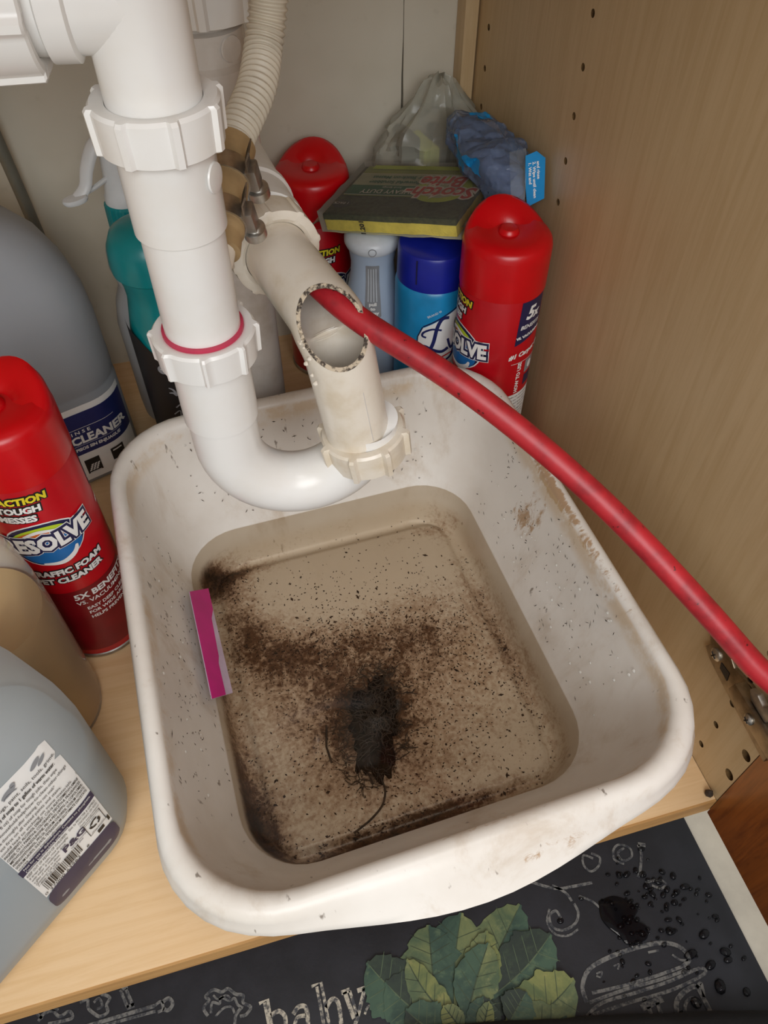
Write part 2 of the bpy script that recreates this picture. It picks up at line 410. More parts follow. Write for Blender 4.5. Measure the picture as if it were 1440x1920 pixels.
for y, z, x, q in ((.0605, .1045, -.003, 1), (.0285, .0985, -.003, 1), (.013, .1115, -.0116, .8)):
    sc = build('screw', MB().lathe([(.0046*q, 0), (.0046*q, .001), (.003*q, .0022), (.0012*q, .0024)], 18, (x, y, z), (-1, 0, 0)), M['steel'], h)
    mb = MB()
    for a in (.4, .4+PI/2):
        R3 = Matrix.Translation((x-.0024, y, z)) @ Matrix.Rotation(a, 4, 'X'); mb.box(-.0003, .0004, -.0026*q, .0026*q, -.0005, .0005, R3)
    build('cross_slot', mb, M['black'], sc)
build('clip_lever', onwall([(.006, .119), (.022, .1195), (.026, .125), (.020, .1285), (.013, .1265), (.009, .131), (.003, .129)], -.009, -.0045), M['steel_dark'], h, bevel=.001)
# ================================================================== wash basin
BC = Vector((-.2085, .1625, 0)); BR = math.radians(2.4)
def w2b(x, y):
    dx, dy = x-BC.x, y-BC.y; c, q = math.cos(BR), math.sin(BR); return (c*dx+q*dy, -q*dx+c*dy)
def bulge(amt, droop=0):
    def f(x, y):
        k = 0
        if abs(x) < .118:
            k = (math.cos(PI*x/.118)*.5+.5)**.8
            if y < -.12: return x, y-amt*k, -droop*k
            if y > .12: return x, y+amt*k*.6, -droop*k*.6
        return x, y, 0
    return f
prof = [(.119, .138, .045, 0, 0, 0), (.1215, .1405, .046, .003, 0, 0), (.149, .178, .054, .121, 0, 0), (.1545, .184, .058, .1205, .012, .003), (.1568, .187, .06, .1215, .0165, .0045),
        (.157, .1874, .0605, .1235, .017, .0045), (.1562, .1862, .06, .1262, .0145, .004), (.1552, .185, .06, .132, .007, .0015), (.1538, .1838, .059, .1362, .0025, .0004), (.151, .181, .058, .1392, 0, 0), (.148, .1775, .057, .1398, 0, 0),
        (.1455, .1745, .056, .1388, 0, 0), (.1438, .1722, .055, .1365, 0, 0), (.1428, .171, .055, .132, 0, 0), (.136, .162, .052, .1, 0, 0), (.128, .150, .048, .07, 0, 0), (.1185, .1375, .043, .045, 0, 0),
        (.1155, .134, .041, .03, 0, 0), (.113, .1305, .04, .018, 0, 0), (.1105, .128, .038, .0105, 0, 0), (.1075, .125, .035, .0075, 0, 0), (.1025, .1215, .02, .0072, 0, 0), (.1005, .1195, .017, .0085, 0, 0), (.0985, .1175, .015, .0108, 0, 0), (.096, .115, .014, .0114, 0, 0), (.06, .07, .008, .0114, 0, 0), (.02, .02, .004, .0114, 0, 0)]
mb = MB(); mb.rings([rrect(a, b, r, z, fn=bulge(k, dr), ns=14) for a, b, r, z, k, dr in prof])
def basin_mat():
    m = NT('dirty_white_plastic', .36); xy = m.xyz(); z = xy[2]
    base = m.mix(m.rng(m.noise(9, 5, .6), .35, .7), srgb(228, 224, 217), srgb(216, 209, 199))
    # wall smears and flecks
    inner = m.math('MULTIPLY', m.rng(z, .135, .132), 1.0)
    sm = m.noise(20, 6, .68, m.map((1, 1, .35)), .4)
    base = m.mix(m.math('MULTIPLY', m.rng(sm, .52, .74), .5), base, srgb(178, 156, 128))
    fl = m.noise(95, 3, .6, m.map((1.6, 1.0, .45), (.3, .2, .5)))
    base = m.mix(m.math('MULTIPLY', m.rng(fl, .68, .75), .75), base, srgb(96, 80, 66))
    # brown stains along the right rim, the front rim and the wall scuff
    n1 = m.noise(70, 7, .74, m.map((1, 2.2, 1)), .8)
    rim = m.math('ADD', m.math('MULTIPLY', m.blob(xy, .1455, .03, .004, .15, .42), m.rng(z, .128, .134)), m.math('ADD', m.blob(xy, .02, -.173, .1, .004, .26), m.math('ADD', m.blob(xy, .045, -.192, .05, .004, .34), m.blob(xy, *w2b(-.0765, .207), .009, .026, .40, .25))))
    rim = m.math('MULTIPLY', rim, m.rng(z, .06, .09))
    base = m.mix(m.math('MULTIPLY', m.rng(m.math('ADD', n1, rim), .78, .95), .85), base, srgb(166, 128, 84))
    inring = m.math('LESS_THAN', m.math('MAXIMUM', m.math('DIVIDE', m.math('ABSOLUTE', xy[0]), .1452), m.math('DIVIDE', m.math('ABSOLUTE', xy[1]), .1742)), 1.0)
    ring = m.math('MULTIPLY', m.math('MULTIPLY', inring, m.math('MULTIPLY', m.rng(z, .118, .130), m.rng(z, .1372, .1345))), m.rng(m.noise(26, 5, .7), .42, .6))
    base = m.mix(m.math('MULTIPLY', ring, .55), base, srgb(196, 166, 122))
    # sludge lying on the bottom
    low = m.rng(z, .034, .020)
    f = None
    for wx, wy, rx, ry, a in ((-.222, .124, .04, .05, .18), (-.300, .225, .02, .05, .24), (-.272, .197, .028, .024, .12), (-.245, .182, .05, .018, .08), (-.172, .182, .035, .028, .13), (-.13, .17, .04, .05, .1),
                              (-.325, .12, .012, .075, .22), (-.312, .055, .016, .04, .34), (-.22, .037, .11, .008, .28), (-.318, .268, .02, .014, .3), (-.29, .277, .03, .007, .26), (-.2, .1, .11, .11, .16), (-.26, .15, .06, .07, .10), (-.103, .15, .008, .14, .12), (-.13, .275, .05, .008, .12), (-.2, .25, .06, .03, -.16), (-.11, .06, .06, .05, -.06)):
        b = m.blob(xy, *w2b(wx, wy), rx, ry, a, BR); f = b if f is None else m.math('ADD', f, b)
    n2 = m.noise(64, 9, .78, None, .9); n3 = m.noise(330, 5, .75)
    den = m.math('ADD', m.math('ADD', m.math('MULTIPLY', n2, .60), m.math('MULTIPLY', n3, .52)), f)
    base = m.mix(m.math('MULTIPLY', low, .55), base, srgb(212, 198, 178))
    base = m.mix(m.math('MULTIPLY', m.math('MULTIPLY', m.rng(den, .58, .80), low), .6), base, srgb(146, 106, 70))
    base = m.mix(m.math('MULTIPLY', m.math('MULTIPLY', m.rng(den, .74, .9), low), .9), base, srgb(78, 48, 28))
    base = m.mix(m.math('MULTIPLY', m.math('MULTIPLY', m.rng(den, .9, 1.05), low), .9), base, srgb(36, 28, 22))
    m.color(base); m.bump(m.noise(70, 4), .06, .002); return m.m
bas = build('wash_basin', mb, basin_mat(), angle=60); bas.location = BC; bas.rotation_euler = (0, 0, BR)
tag(bas, 'dirty white plastic wash basin standing on the cabinet floor under the drain trap', 'basin')
# standing water
mb = MB(); mb.rings([rrect(a, b, r, z, ns=14) for a, b, r, z in ((.094, .113, .013, .0122), (.1085, .126, .036, .0122), (.1122, .1298, .039, .018), (.1148, .1332, .04, .03), (.1175, .1365, .042, .0443), (.1178, .1368, .042, .0447), (.116, .135, .042, .0444), (.05, .05, .03, .0444))])
def water_mat():
    m = NT('murky_water', .03); m.b.inputs['IOR'].default_value = 1.33
    t = m.n.new('ShaderNodeBsdfTransparent'); t.inputs[0].default_value = (.90, .872, .83, 1)
    g = m.n.new('ShaderNodeBsdfGlossy'); g.inputs['Roughness'].default_value = .04
    fr = m.n.new('ShaderNodeFresnel'); fr.inputs[0].default_value = 1.33
    bp = m.n.new('ShaderNodeBump'); bp.inputs['Strength'].default_value = .05; bp.inputs['Distance'].default_value = .001; m.l.new(m.noise(40, 2), bp.inputs['Height']); m.l.new(bp.outputs[0], g.inputs['Normal'])
    x = m.n.new('ShaderNodeMixShader'); geo = m.n.new('ShaderNodeNewGeometry'); sx_ = m.n.new('ShaderNodeSeparateXYZ'); m.l.new(geo.outputs['True Normal'], sx_.inputs[0])
    top = m.math('GREATER_THAN', sx_.outputs[2], .6); front = m.math('SUBTRACT', 1.0, geo.outputs['Backfacing'])
    m.l.new(m.math('MULTIPLY', fr.outputs[0], m.math('MULTIPLY', top, front)), x.inputs[0]); m.l.new(t.outputs[0], x.inputs[1]); m.l.new(g.outputs[0], x.inputs[2]); m.l.new(x.outputs[0], m.out.inputs[0])
    return m.m
wt = build('dirty_water', mb, water_mat(), angle=60); wt.location = BC; wt.rotation_euler = (0, 0, BR)
tag(wt, 'shallow murky water standing in the white wash basin', 'water')
# sludge clump with hairs
def inb(wx, wy): return Vector((wx, wy, 0))
sl = thing('sludge_clump', 'dark hairy sludge clump on the basin bottom with a trailing strand', 'sludge', (-.222, .118, .0118), world=True)
mb = MB(); N1, N2 = 26, 72; rr = []
for i in range(N1):
    t = i/(N1-1); ring = []
    for j in range(N2):
        a = 2*PI*j/N2; ca, sa = math.cos(a), math.sin(a)
        k = 1+.5*noise.noise(Vector((ca*1.6, sa*1.6, 3)))+.3*noise.noise(Vector((ca*5, sa*5, 7)))+.16*noise.noise(Vector((ca*11, sa*11, 2)))
        rx, ry = .019*k*t, .034*k*t
        x = -.219+rx*ca*.95+ry*sa*.28; y = .116+ry*sa-rx*ca*.2
        z = .0118+.0085*(1-t**1.4)*(1+1.0*noise.noise(Vector((x*120, y*120, 1)))+.7*noise.noise(Vector((x*330, y*330, 5))))
        ring.append(Vector((x, y, max(z, .0117))))
    rr.append(ring)
mb.rings(rr, False, False)
build('sludge_body', mb, plain('dark_sludge', (44, 32, 23), .9, var=.38, scale=160, bump=.9, spec=.15), sl, angle=80)
mb = MB()
for q in range(420):
    a = random.uniform(0, 2*PI); r = random.uniform(.1, 1.5)**.9; x = -.219+.02*r*math.cos(a)+.009*r*math.sin(a); y = .116+.034*r*math.sin(a); z = .0135+.011*max(0, 1-r)+random.uniform(0, .002)
    b = random.uniform(0, 2*PI); pts = [(x, y, z)]; L = random.uniform(.004, .009)
    for k in range(3): b += random.uniform(-.9, .9); x += L*math.cos(b)*.5; y += L*math.sin(b)*.5; pts.append((x, y, max(.0124, z+random.uniform(-.0015, .0015))))
    mb.tube(pts, random.uniform(.00018, .0004), 4, False)
o = build('hair', mb, M['grime'], sl); o['kind'] = 'stuff'
mb = MB(); S1 = [onz(*p, .0128) for p in ((700, 1435), (712, 1455), (722, 1480), (718, 1508), (700, 1532), (682, 1548), (664, 1562))]
mb.tube(spline(S1, 6), .0007, 6, radii=None)
for p in (((706, 1412), (705, 1422)), ((690, 1448), (700, 1470)), ((612, 1360), (612, 1400), (622, 1430))): mb.tube([onz(*q, .0132) for q in p], .0008, 6)
build('strand', mb, M['grime'], sl)
# fine sediment
mb = MB(); blobs = [(-.222, .118, .045, .06, 420), (-.300, .225, .02, .05, 230), (-.262, .188, .05, .02, 330), (-.235, .19, .05, .02, 300), (-.172, .178, .04, .022, 360), (-.14, .16, .05, .06, 420), (-.322, .11, .008, .075, 260), (-.313, .055, .012, .04, 200), (-.22, .04, .09, .006, 240), (-.2, .13, .09, .1, 2200), (-.235, .235, .04, .02, 60), (-.31, .27, .014, .008, 120), (-.103, .15, .004, .09, 160)]
for wx, wy, rx, ry, n in blobs:
    for k in range(n):
        x, y = random.gauss(wx, rx*.7), random.gauss(wy, ry*.7); lx, ly = w2b(x, y)
        if abs(lx) > .108 or abs(ly) > .126: continue
        z = .0116 if (abs(lx) < .0955 and abs(ly) < .1145) else .0125
        s = random.uniform(.0002, .00062)*(2 if random.random() < .03 else 1); a = random.uniform(0, 6.28); e = random.uniform(1, 2.6)
        ca, sa = math.cos(a), math.sin(a); P = []
        for px, py in ((-e, 0), (0, -1), (e, 0), (0, 1)): P.append((x+s*(ca*px-sa*py), y+s*(sa*px+ca*py), z))
        mb.add(P+[(x, y, z+s*.7)], [(0, 1, 4), (1, 2, 4), (2, 3, 4), (3, 0, 4), (3, 2, 1, 0)])
o = build('sediment', mb, plain('brown_sediment', (70, 48, 34), .8, var=.35, scale=60), smooth=False); tag(o, 'fine brown sediment grains spread over the basin bottom under water', 'sediment', kind='stuff')
# flecks and beads clinging to the inner basin walls
mbf, mbd = MB(), MB()
def wallpt(a_side, s, z):
    t = (z-.045)/(.132-.045); hx = .1185+t*(.1428-.1185); hy = .1375+t*(.171-.1375)
    if a_side == 0: p, n = Vector((hx, s, z)), Vector((-1, 0, .28))
    elif a_side == 1: p, n = Vector((-hx, s, z)), Vector((1, 0, .28))
    elif a_side == 2: p, n = Vector((s, hy, z)), Vector((0, -1, .38))
    else: p, n = Vector((s, -hy, z)), Vector((0, 1, .38))
    R2 = Matrix.Rotation(BR, 3, 'Z'); return BC+R2 @ p, (R2 @ n).normalized()
for k in range(420):
    sd = random.choice((0, 0, 1, 1, 2, 2)); s = random.uniform(-.1, .1); p, n = wallpt(sd, s, random.uniform(.05, .128)); u = n.orthogonal().normalized(); v = n.cross(u); a = random.uniform(0, 6.28)
    u, v = u*math.cos(a)+v*math.sin(a), v*math.cos(a)-u*math.sin(a); L = random.uniform(.0005, .0021)*(2 if k % 23 == 0 else 1); w_ = random.uniform(.0002, .0005); q = p+n*.0008
    mbf.add([q-u*L, q-v*w_, q+u*L, q+v*w_, q+n*.0003], [(0, 1, 4), (1, 2, 4), (2, 3, 4), (3, 0, 4), (3, 2, 1, 0)])
for k in range(70):
    sd = random.choice((0, 0, 0, 1, 2)); s = random.uniform(-.11, .1); p, n = wallpt(sd, s, random.uniform(.06, .128)); r = random.uniform(.0005, .0014)
    mbd.lathe([(r, 0), (r*.85, r*.3), (r*.45, r*.52), (0.00005, r*.6)], 8, p+n*.0004, n)
o = build('dirt_flecks', mbf, M['grime'], smooth=False); tag(o, 'dark dirt flecks stuck to the inner walls of the wash basin', 'dirt', kind='stuff')
o = build('water_beads', mbd, M['clearbead']); tag(o, 'clear water beads on the inner walls of the wash basin', 'water drops', kind='stuff')
# pink card strip leaning at the left water edge
pk = thing('card_strip', 'magenta card strip leaning on the basin wall at the left water edge', 'card', (-.325, .195, .046), world=True)
cA, cB, cC, cD = onz(355, 1110, .0665), onz(388, 1105, .0468), onz(436, 1299, .0468), onz(395, 1312, .0665)
def slabq(P, n, th): n = Vector(n); return MB().add([p for p in P]+[p+n*th for p in P], [tuple(range(len(P)-1, -1, -1)), tuple(range(len(P), 2*len(P)))]+[(i, (i+1) % len(P), len(P)+(i+1) % len(P), len(P)+i) for i in range(len(P))])
pn = (cC-cA).cross(cD-cB).normalized()
if pn.z < 0: pn = -pn
pm = (cA+cB+cC+cD)/4; cA, cB, cC, cD = [p-pn*(p-pm).dot(pn) for p in (cA, cB, cC, cD)]
build('card', slabq([cA, cB, cC, cD], pn, .0007), M['lilac'], pk)
mA, mC = cB.lerp(cC, .45), cB.lerp(cC, .97)
tri = [cA, cB, cB.lerp(cC, .22).lerp(cA.lerp(cD, .22), .02), cB.lerp(cC, .30).lerp(cA.lerp(cD, .30), .2), cB.lerp(cC, .66).lerp(cA.lerp(cD, .66), .28), cB.lerp(cC, .72).lerp(cA.lerp(cD, .72), .36), cC.lerp(cD, .36), cD]
build('pink_face', slabq([p+pn*.0008 for p in tri], pn, .0003), M['pink'], pk)
# ================================================================== drain trap
MX, MY = -.2805, .2105
t = thing('drain_trap', 'white plastic sink drain trap with slip nuts and a cut open elbow', 'drain pipe', (MX, MY, .2), world=True)
def nut(c, axis, r_in, r_out, h, lug=8, lugh=.0019, mat='pvc', phase=.2):
    def mod(a, r, z):
        if r < r_in+.002: return 1
        k = ((a+phase) % (2*PI/lug))/(2*PI/lug); d = abs(k-.5)
        return 1+(lugh/r if d < .07 else (lugh*.4/r if d < .1 else 0))
    pr = [(r_in, -h*.42), (r_in+.0022, -h*.5), (r_out-.002, -h*.5), (r_out-.0006, -h*.46), (r_out, h*.42), (r_out-.0012, h*.5), (r_in+.0014, h*.5), (r_in, h*.46), (r_in, -h*.42)]
    return build('slip_nut', MB().lathe(pr, 128, c, axis, False, False, mod), M[mat], t, angle=30)
build('tail_pipe', MB().lathe([(.0192, .39), (.0192, .60)], 48, (MX, MY, 0)), M['pvc'], t)
nut((MX, MY, .4125), (0, 0, 1), .0194, .0262, .0185)
build('socket_tube', MB().lathe([(.0192, .366), (.0207, .366), (.0207, .398), (.0218, .403), (.0192, .403)], 48, (MX, MY, 0), cap0=False, cap1=False), M['pvc'], t)
mb = MB().lathe([(.0065, 0), (.0062, .0008), (.004, .0012), (.001, .0012)], 20, (MX+.0206*math.cos(-.55), MY+.0206*math.sin(-.55), .391), (math.cos(-.55), math.sin(-.55), 0))
build('pipe_boss', mb, M['pvc'], t)
build('extension_tube', MB().lathe([(.0188, .285), (.019, .30), (.019, .366)], 48, (MX, MY, 0)), M['pvc'], t)
build('seal_ring', MB().lathe([(.0189, .308), (.0205, .308), (.0205, .3117), (.0189, .3117), (.0189, .308)], 48, (MX, MY, 0), cap0=False, cap1=False), M['washer'], t)
nut((MX, MY, .3015), (0, 0, 1), .0204, .0262, .0175, phase=.5)
OX, OY = -.1985, .2045
build('trap_collar', MB().lathe([(.0192, .2515), (.0206, .2515), (.0206, .294), (.0192, .294)], 48, (MX, MY, 0)), M['pvc'], t)
hd = Vector((OX-MX, OY-MY, 0)); D = hd.length; hd.normalize(); path = [Vector((MX, MY, .26)), Vector((MX, MY, .245))]
ZB = .230; Rb = D/2
for k in range(25):
    a = PI*k/24; path.append(Vector((MX, MY, ZB))+hd*(Rb-Rb*math.cos(a))+Vector((0, 0, -Rb*math.sin(a)*1.08)))
path.append(Vector((OX, OY, .222)))
build('trap_bend', MB().tube(path, .0192, 40), M['pvc'], t)
# cut elbow: a double-walled bend with its outer corner sawn off
ax0, ax1, ax2 = Vector((-.2005, .2045, .20)), Vector((-.2145, .2065, .3)), Vector((-.2400, .322, .302))
d1 = (ax1-ax0).normalized(); d2 = (ax2-ax1).normalized(); path = [ax0, ax0.lerp(ax1, .3), ax0.lerp(ax1, .6)]; rb = .017
for k in range(11):
    q = k/10; a, b = ax1-d1*rb, ax1+d2*rb; path.append(a*(1-q)**2+ax1*2*q*(1-q)+b*q*q)
path += [ax1.lerp(ax2, .3), ax1.lerp(ax2, .5), ax1.lerp(ax2, .75), ax2]
rad_o = [.019+.0015*math.exp(-((i-8)/4.5)**2) for i in range(len(path))]
pts_o, pts_i = MB().tube(path, 0, 64, False, radii=rad_o), MB().tube(path, 0, 64, False, radii=[q-.0016 for q in rad_o])
P1, P2 = Vector((-.2205, .2190, .3205)), Vector((-.2105, .1862, .2850)); cutn = ((P1-P2).cross(Vector((1, -.12, 0)))).normalized()
if cutn.z < 0: cutn = -cutn
loops = []; bm = bmesh.new()
for q in (pts_o, pts_i):
    vv = [bm.verts.new(v) for v in q.v]
    for f in q.f: bm.faces.new([vv[i] for i in f])
bmesh.ops.bisect_plane(bm, geom=bm.verts[:]+bm.edges[:]+bm.faces[:], plane_co=(P1+P2)/2, plane_no=cutn, clear_outer=True)
ed = [e for e in bm.edges if e.is_boundary and all(abs((v.co-(P1+P2)/2).dot(cutn)) < 1e-4 for v in e.verts)]
bverts = {v for e in ed for v in e.verts}; cen = (P1+P2)/2; e1 = (P1-P2).normalized(); e2 = cutn.cross(e1)
seen, loops = set(), []
for v0 in bverts:                                   # the two rims of the cut: outer wall and inner wall
    if v0 in seen: continue
    st, comp = [v0], []
    while st:
        v = st.pop()
        if v in seen: continue
        seen.add(v); comp.append(v)
        st += [e.other_vert(v) for e in v.link_edges if e in set(ed) and e.other_vert(v) not in seen]
    loops.append(comp)
loops.sort(key=lambda L: -sum((v.co-cen).length for v in L)/len(L))
def polar(L):
    c = sum((v.co for v in L), Vector())/len(L); return sorted((math.atan2((v.co-c).dot(e2), (v.co-c).dot(e1)), v.co.copy()) for v in L) if False else sorted([(math.atan2((v.co-c).dot(e2), (v.co-c).dot(e1)), tuple(v.co)) for v in L])
def sample(Lp, a):
    for (a0, p0), (a1, p1) in zip(Lp, Lp[1:]+[(Lp[0][0]+2*PI, Lp[0][1])]):
        if a0 <= a <= a1: return Vector(p0).lerp(Vector(p1), (a-a0)/max(a1-a0, 1e-9))
    a += 2*PI
    (a0, p0), (a1, p1) = Lp[-1], (Lp[0][0]+2*PI, Lp[0][1]); return Vector(p0).lerp(Vector(p1), (a-a0)/max(a1-a0, 1e-9))
LO, LI = polar(loops[0]), polar(loops[1]); NA = 96
ro = [sample(LO, -PI+2*PI*i/NA) for i in range(NA)]; ri = [sample(LI, -PI+2*PI*i/NA) for i in range(NA)]
bm.verts.index_update(); el = MB(); el.add([v.co.copy() for v in bm.verts], [[v.index for v in f.verts] for f in bm.faces]); bm.free()
elo = build('cut_elbow', el, M['pvc_old'], t, angle=50, keep=True)
lip = MB(); jj = [random.uniform(0, .0007) for _ in range(NA)]
lip.rings([[ro[i]+(ro[i]-ri[i])*.02-cutn*.0004, ro[i]+cutn*jj[i]*.5, ro[i].lerp(ri[i], .4)+cutn*jj[i], ri[i]+(ri[i]-ro[i])*.05+cutn*jj[i]*.4, ri[i]+(ri[i]-ro[i])*.08-cutn*.0006] for i in list(range(NA))+[0]], False, False)
cm = NT('grimy_cut_plastic', .7); cm.color(cm.mix(cm.rng(cm.noise(260, 4, .7), .42, .58), srgb(196, 180, 156), srgb(52, 40, 30)))
build('cut_edge', lip, cm.m, elo, label='dark grimy saw cut edge', angle=25)
mb = MB()
for q in range(9):
    p = P2.lerp(P1, random.uniform(0, .6))+Vector((-.0185-random.uniform(0, .001), random.uniform(0, .006), random.uniform(-.008, .001))); r = random.uniform(.0007, .0014)
    mb.lathe([(r, -r*.8), (r*1.1, 0), (r*.6, r*.7), (.0001, r*.9)], 8, p, (-1, 0, 0))
build('plastic_burr', mb, M['pvc_old'], elo)
mb = MB().tube([ax0.lerp(ax1, s)+Vector((.006, -.0181, 0)) for s in (.3, .5, .68)], .0004, 5); build('mould_seam', mb, M['pvc_grey'], elo)
nut(Vector((OX, OY, .2145))+Vector((-.001, 0, 0)), d1, .0196, .0258, .0195, mat='pvc_old', lug=8, lugh=.003, phase=.1)
nut(ax1.lerp(ax2, .70), d2, .0194, .0270, .019, mat='pvc_old', lug=8, lugh=.0010, phase=.3)
# side arm of the tee, upper left
build('side_arm', MB().tube([(MX, MY, .457), (MX-.03, MY+.004, .4575), (MX-.05, MY+.006, .458)], .0192, 40), M['pvc'], t)
build('side_collar', MB().lathe([(.0192, -.006), (.0215, -.005), (.0215, .004), (.0192, .005)], 40, (MX-.0265, MY+.0035, .4572), (-1, .12, .02)), M['pvc'], t)
nut((MX-.0445, MY+.006, .458), (-1, .12, .02), .0196, .0265, .021, lug=6)
build('side_arm_tube', MB().tube([(MX-.05, MY+.006, .458), (MX-.16, MY+.02, .461), (-.62, MY+.03, .47)], .0188, 32), M['pvc'], t)
build('branch_inlet', MB().tube([(MX+.004, MY+.004, .332), (MX+.0125, MY+.0115, .3395), (MX+.0165, MY+.0205, .345)], .0092, 20), M['pvc_old'], t)
# ================================================================== drain stack behind
k = thing('drain_stack', 'dusty white vertical drain stack by the back wall, behind the drain trap', 'drain pipe', (-.236, .40, 0), world=True)
SX, SY = -.2445, .402
build('stack_pipe', MB().lathe([(.022, 0.001), (.022, .255)], 40, (SX, SY, 0)), M['pvc_grey'], k)
build('tee_fitting', MB().lathe([(.022, .235), (.0275, .235), (.0275, .268), (.0262, .272), (.0262, .33), (.0275, .333), (.0275, .345), (.022, .345)], 44, (SX, SY, 0)), M['pvc'], k, angle=25)
hb = Vector((.09, -1, 0)).normalized()
build('tee_hub', MB().lathe([(.0262, 0), (.0262, .066), (.028, .068), (.028, .074), (.0265, .076), (.0262, .094), (.0275, .096), (.0275, .104), (.020, .106)], 44, (SX, SY, .302), hb), M['pvc'], k, angle=25)
mb = MB()
for a in (.95, 1.75): 
    dirv = hb.cross(Vector((0, 0, 1))).normalized(); n = Vector((0, 0, 1))*math.sin(a)+dirv*math.cos(a)
    c = Vector((SX, SY, .302))+hb*.052+n*.0262; mb.lathe([(.006, -.001), (.006, .0008), (.005, .0012), (.001, .0012)], 16, c, n)
build('raised_mark', mb, M['pvc'], k)
build('upper_pipe', MB().lathe([(.0205, .36), (.0205, .598)], 40, (SX, SY, 0)), M['pvc_grey'], k)
build('upper_coupling', MB().lathe([(.0205, .339), (.0272, .340), (.0272, .362), (.0245, .365), (.0245, .382), (.0205, .383)], 44, (SX, SY, 0)), M['pvc_grey'], k, angle=25)
build('coupling_mark', MB().lathe([(.0075, 0), (.007, .001), (.001, .001)], 18, (SX+.0243*math.cos(-1.0), SY+.0243*math.sin(-1.0), .374), (math.cos(-1.0), math.sin(-1.0), 0)), M['pvc_grey'], k)
build('slip_nut', MB().lathe([(.0205, .386), (.0285, .387), (.0295, .407), (.0275, .41), (.0205, .41)], 96, (SX+.004, SY, 0), mod=lambda a, r, z: 1+(.07 if r > .027 and abs(((a+.2) % (PI/3))/(PI/3)-.5) < .07 else 0)), M['pvc'], k, angle=25)
# ================================================================== corrugated drain hose
hs = thing('drain_hose', 'ivory corrugated drain hose with a tan rubber end clamped behind the front drain pipe', 'hose', (MX+.03, MY+.03, .36), world=True)
hp = spline([(-.2665, .2235, .341), (-.2605, .243, .3495), (-.2535, .267, .358), (-.2445, .288, .3655), (-.228, .312, .378), (-.2185, .334, .391), (-.212, .342, .412), (-.209, .344, .45), (-.208, .345, .52), (-.208, .345, .598)], 16)
n0 = 3*16-4
build('rubber_end', MB().tube(hp[2:n0+2], .013, 28, radii=[0.0112 if i < 8 else .0122 for i in range(n0)]), M['rubber'], hs)
cor = []; pts = []
acc = 0; last = hp[n0]
fine = []
for a, b in zip(hp[n0:-1], hp[n0+1:]):
    for q in range(10): fine.append(a.lerp(b, q/10))
rad = []; out = []
for i, p in enumerate(fine):
    acc += (p-last).length; last = p
    if i % 2 == 0: out.append(p); rad.append(.0098+.0007*math.sin(acc/.0036*2*PI))
build('corrugated_tube', MB().tube(out, .011, 24, radii=rad), M['corr'], hs, angle=80)
for i0, rr_ in ((13, .0123), (29, .0123)):
    c = hp[i0+2]; ax = (hp[i0+3]-hp[i0+1]).normalized()
    cl = build('hose_clamp', MB().lathe([(rr_, -.005), (rr_+.0009, -.005), (rr_+.0009, .005), (rr_, .005), (rr_, -.005)], 36, c, ax, False, False), M['steel'], hs)
    side = Vector((.95, -.22, .1)); side = (side-ax*side.dot(ax)).normalized(); tn = ax.cross(side)
    B = Matrix((( *ax, 0), (*side, 0), (*tn, 0), (0, 0, 0, 1))).transposed(); B.translation = c+side*(rr_+.0022)
    build('screw_housing', MB().box(-.0048, .0048, -.0028, .0028, -.0065, .0065, B), M['steel_dark'], cl, bevel=.0012)
    build('clamp_screw', MB().lathe([(.0036, .006), (.0036, .0078), (.006, .008), (.006, .013), (.0048, .0145), (.001, .0145)], 6 if i0 == 6 else 20, c+side*(rr_+.0022), tn*1.0), M['steel'], cl)
    tail = [c+side*(rr_+.001)-tn*.004, c+side*(rr_+.002)-tn*.013, c+side*(rr_+.005)-tn*.019]
    mb = MB()
    for a, b in zip(tail[:-1], tail[1:]):
        nn = (b-a).cross(ax).normalized()*.0004; mb.add([a-ax*.0045-nn, a+ax*.0045-nn, b+ax*.0045-nn, b-ax*.0045-nn, a-ax*.0045+nn, a+ax*.0045+nn, b+ax*.0045+nn, b-ax*.0045+nn], [(0, 1, 2, 3), (7, 6, 5, 4), (0, 4, 5, 1), (1, 5, 6, 2), (2, 6, 7, 3), (3, 7, 4, 0)])
    build('band_tail', mb, M['steel_dark'], cl)
    sl_ = MB()
    for q in range(5):
        a = tail[1].lerp(tail[2], q/5)+(tail[2]-tail[1]).cross(ax).normalized()*.0005; u = (tail[2]-tail[1]).normalized()*.0007
        sl_.add([a-ax*.003-u, a+ax*.003-u, a+ax*.003+u, a-ax*.003+u], [(0, 1, 2, 3)])
    build('band_slot', sl_, M['black'], cl)
# ================================================================== red hose
rp = spline([(-.2255, .30, .297), (-.221, .262, .303), (-.214, .2275, .3075), (-.198, .205, .300), (-.162, .172, .283), (-.130, .142, .263), (-.10, .110, .241), (-.077, .08, .222), (-.053, .045, .2), (-.034, .018, .181), (-.016, -.006, .166), (-.014, -.04, .152), (-.03, -.12, .12), (-.05, -.25, .05)], 8)
o = build('red_hose', MB().tube(rp, .0068, 20), M['hose']); tag(o, 'red rubber hose running out of the cut drain elbow over the basin to the right', 'hose')
# ================================================================== grey tube on the back wall
o = build('supply_tube', MB().tube(spline([(-.400, .583, .0), (-.405, .583, .12), (-.412, .583, .25), (-.424, .583, .42), (-.43, .583, .598)], 6), .0052, 14), M['cable']); tag(o, 'thin grey supply tube running up the back wall at the left', 'tube')
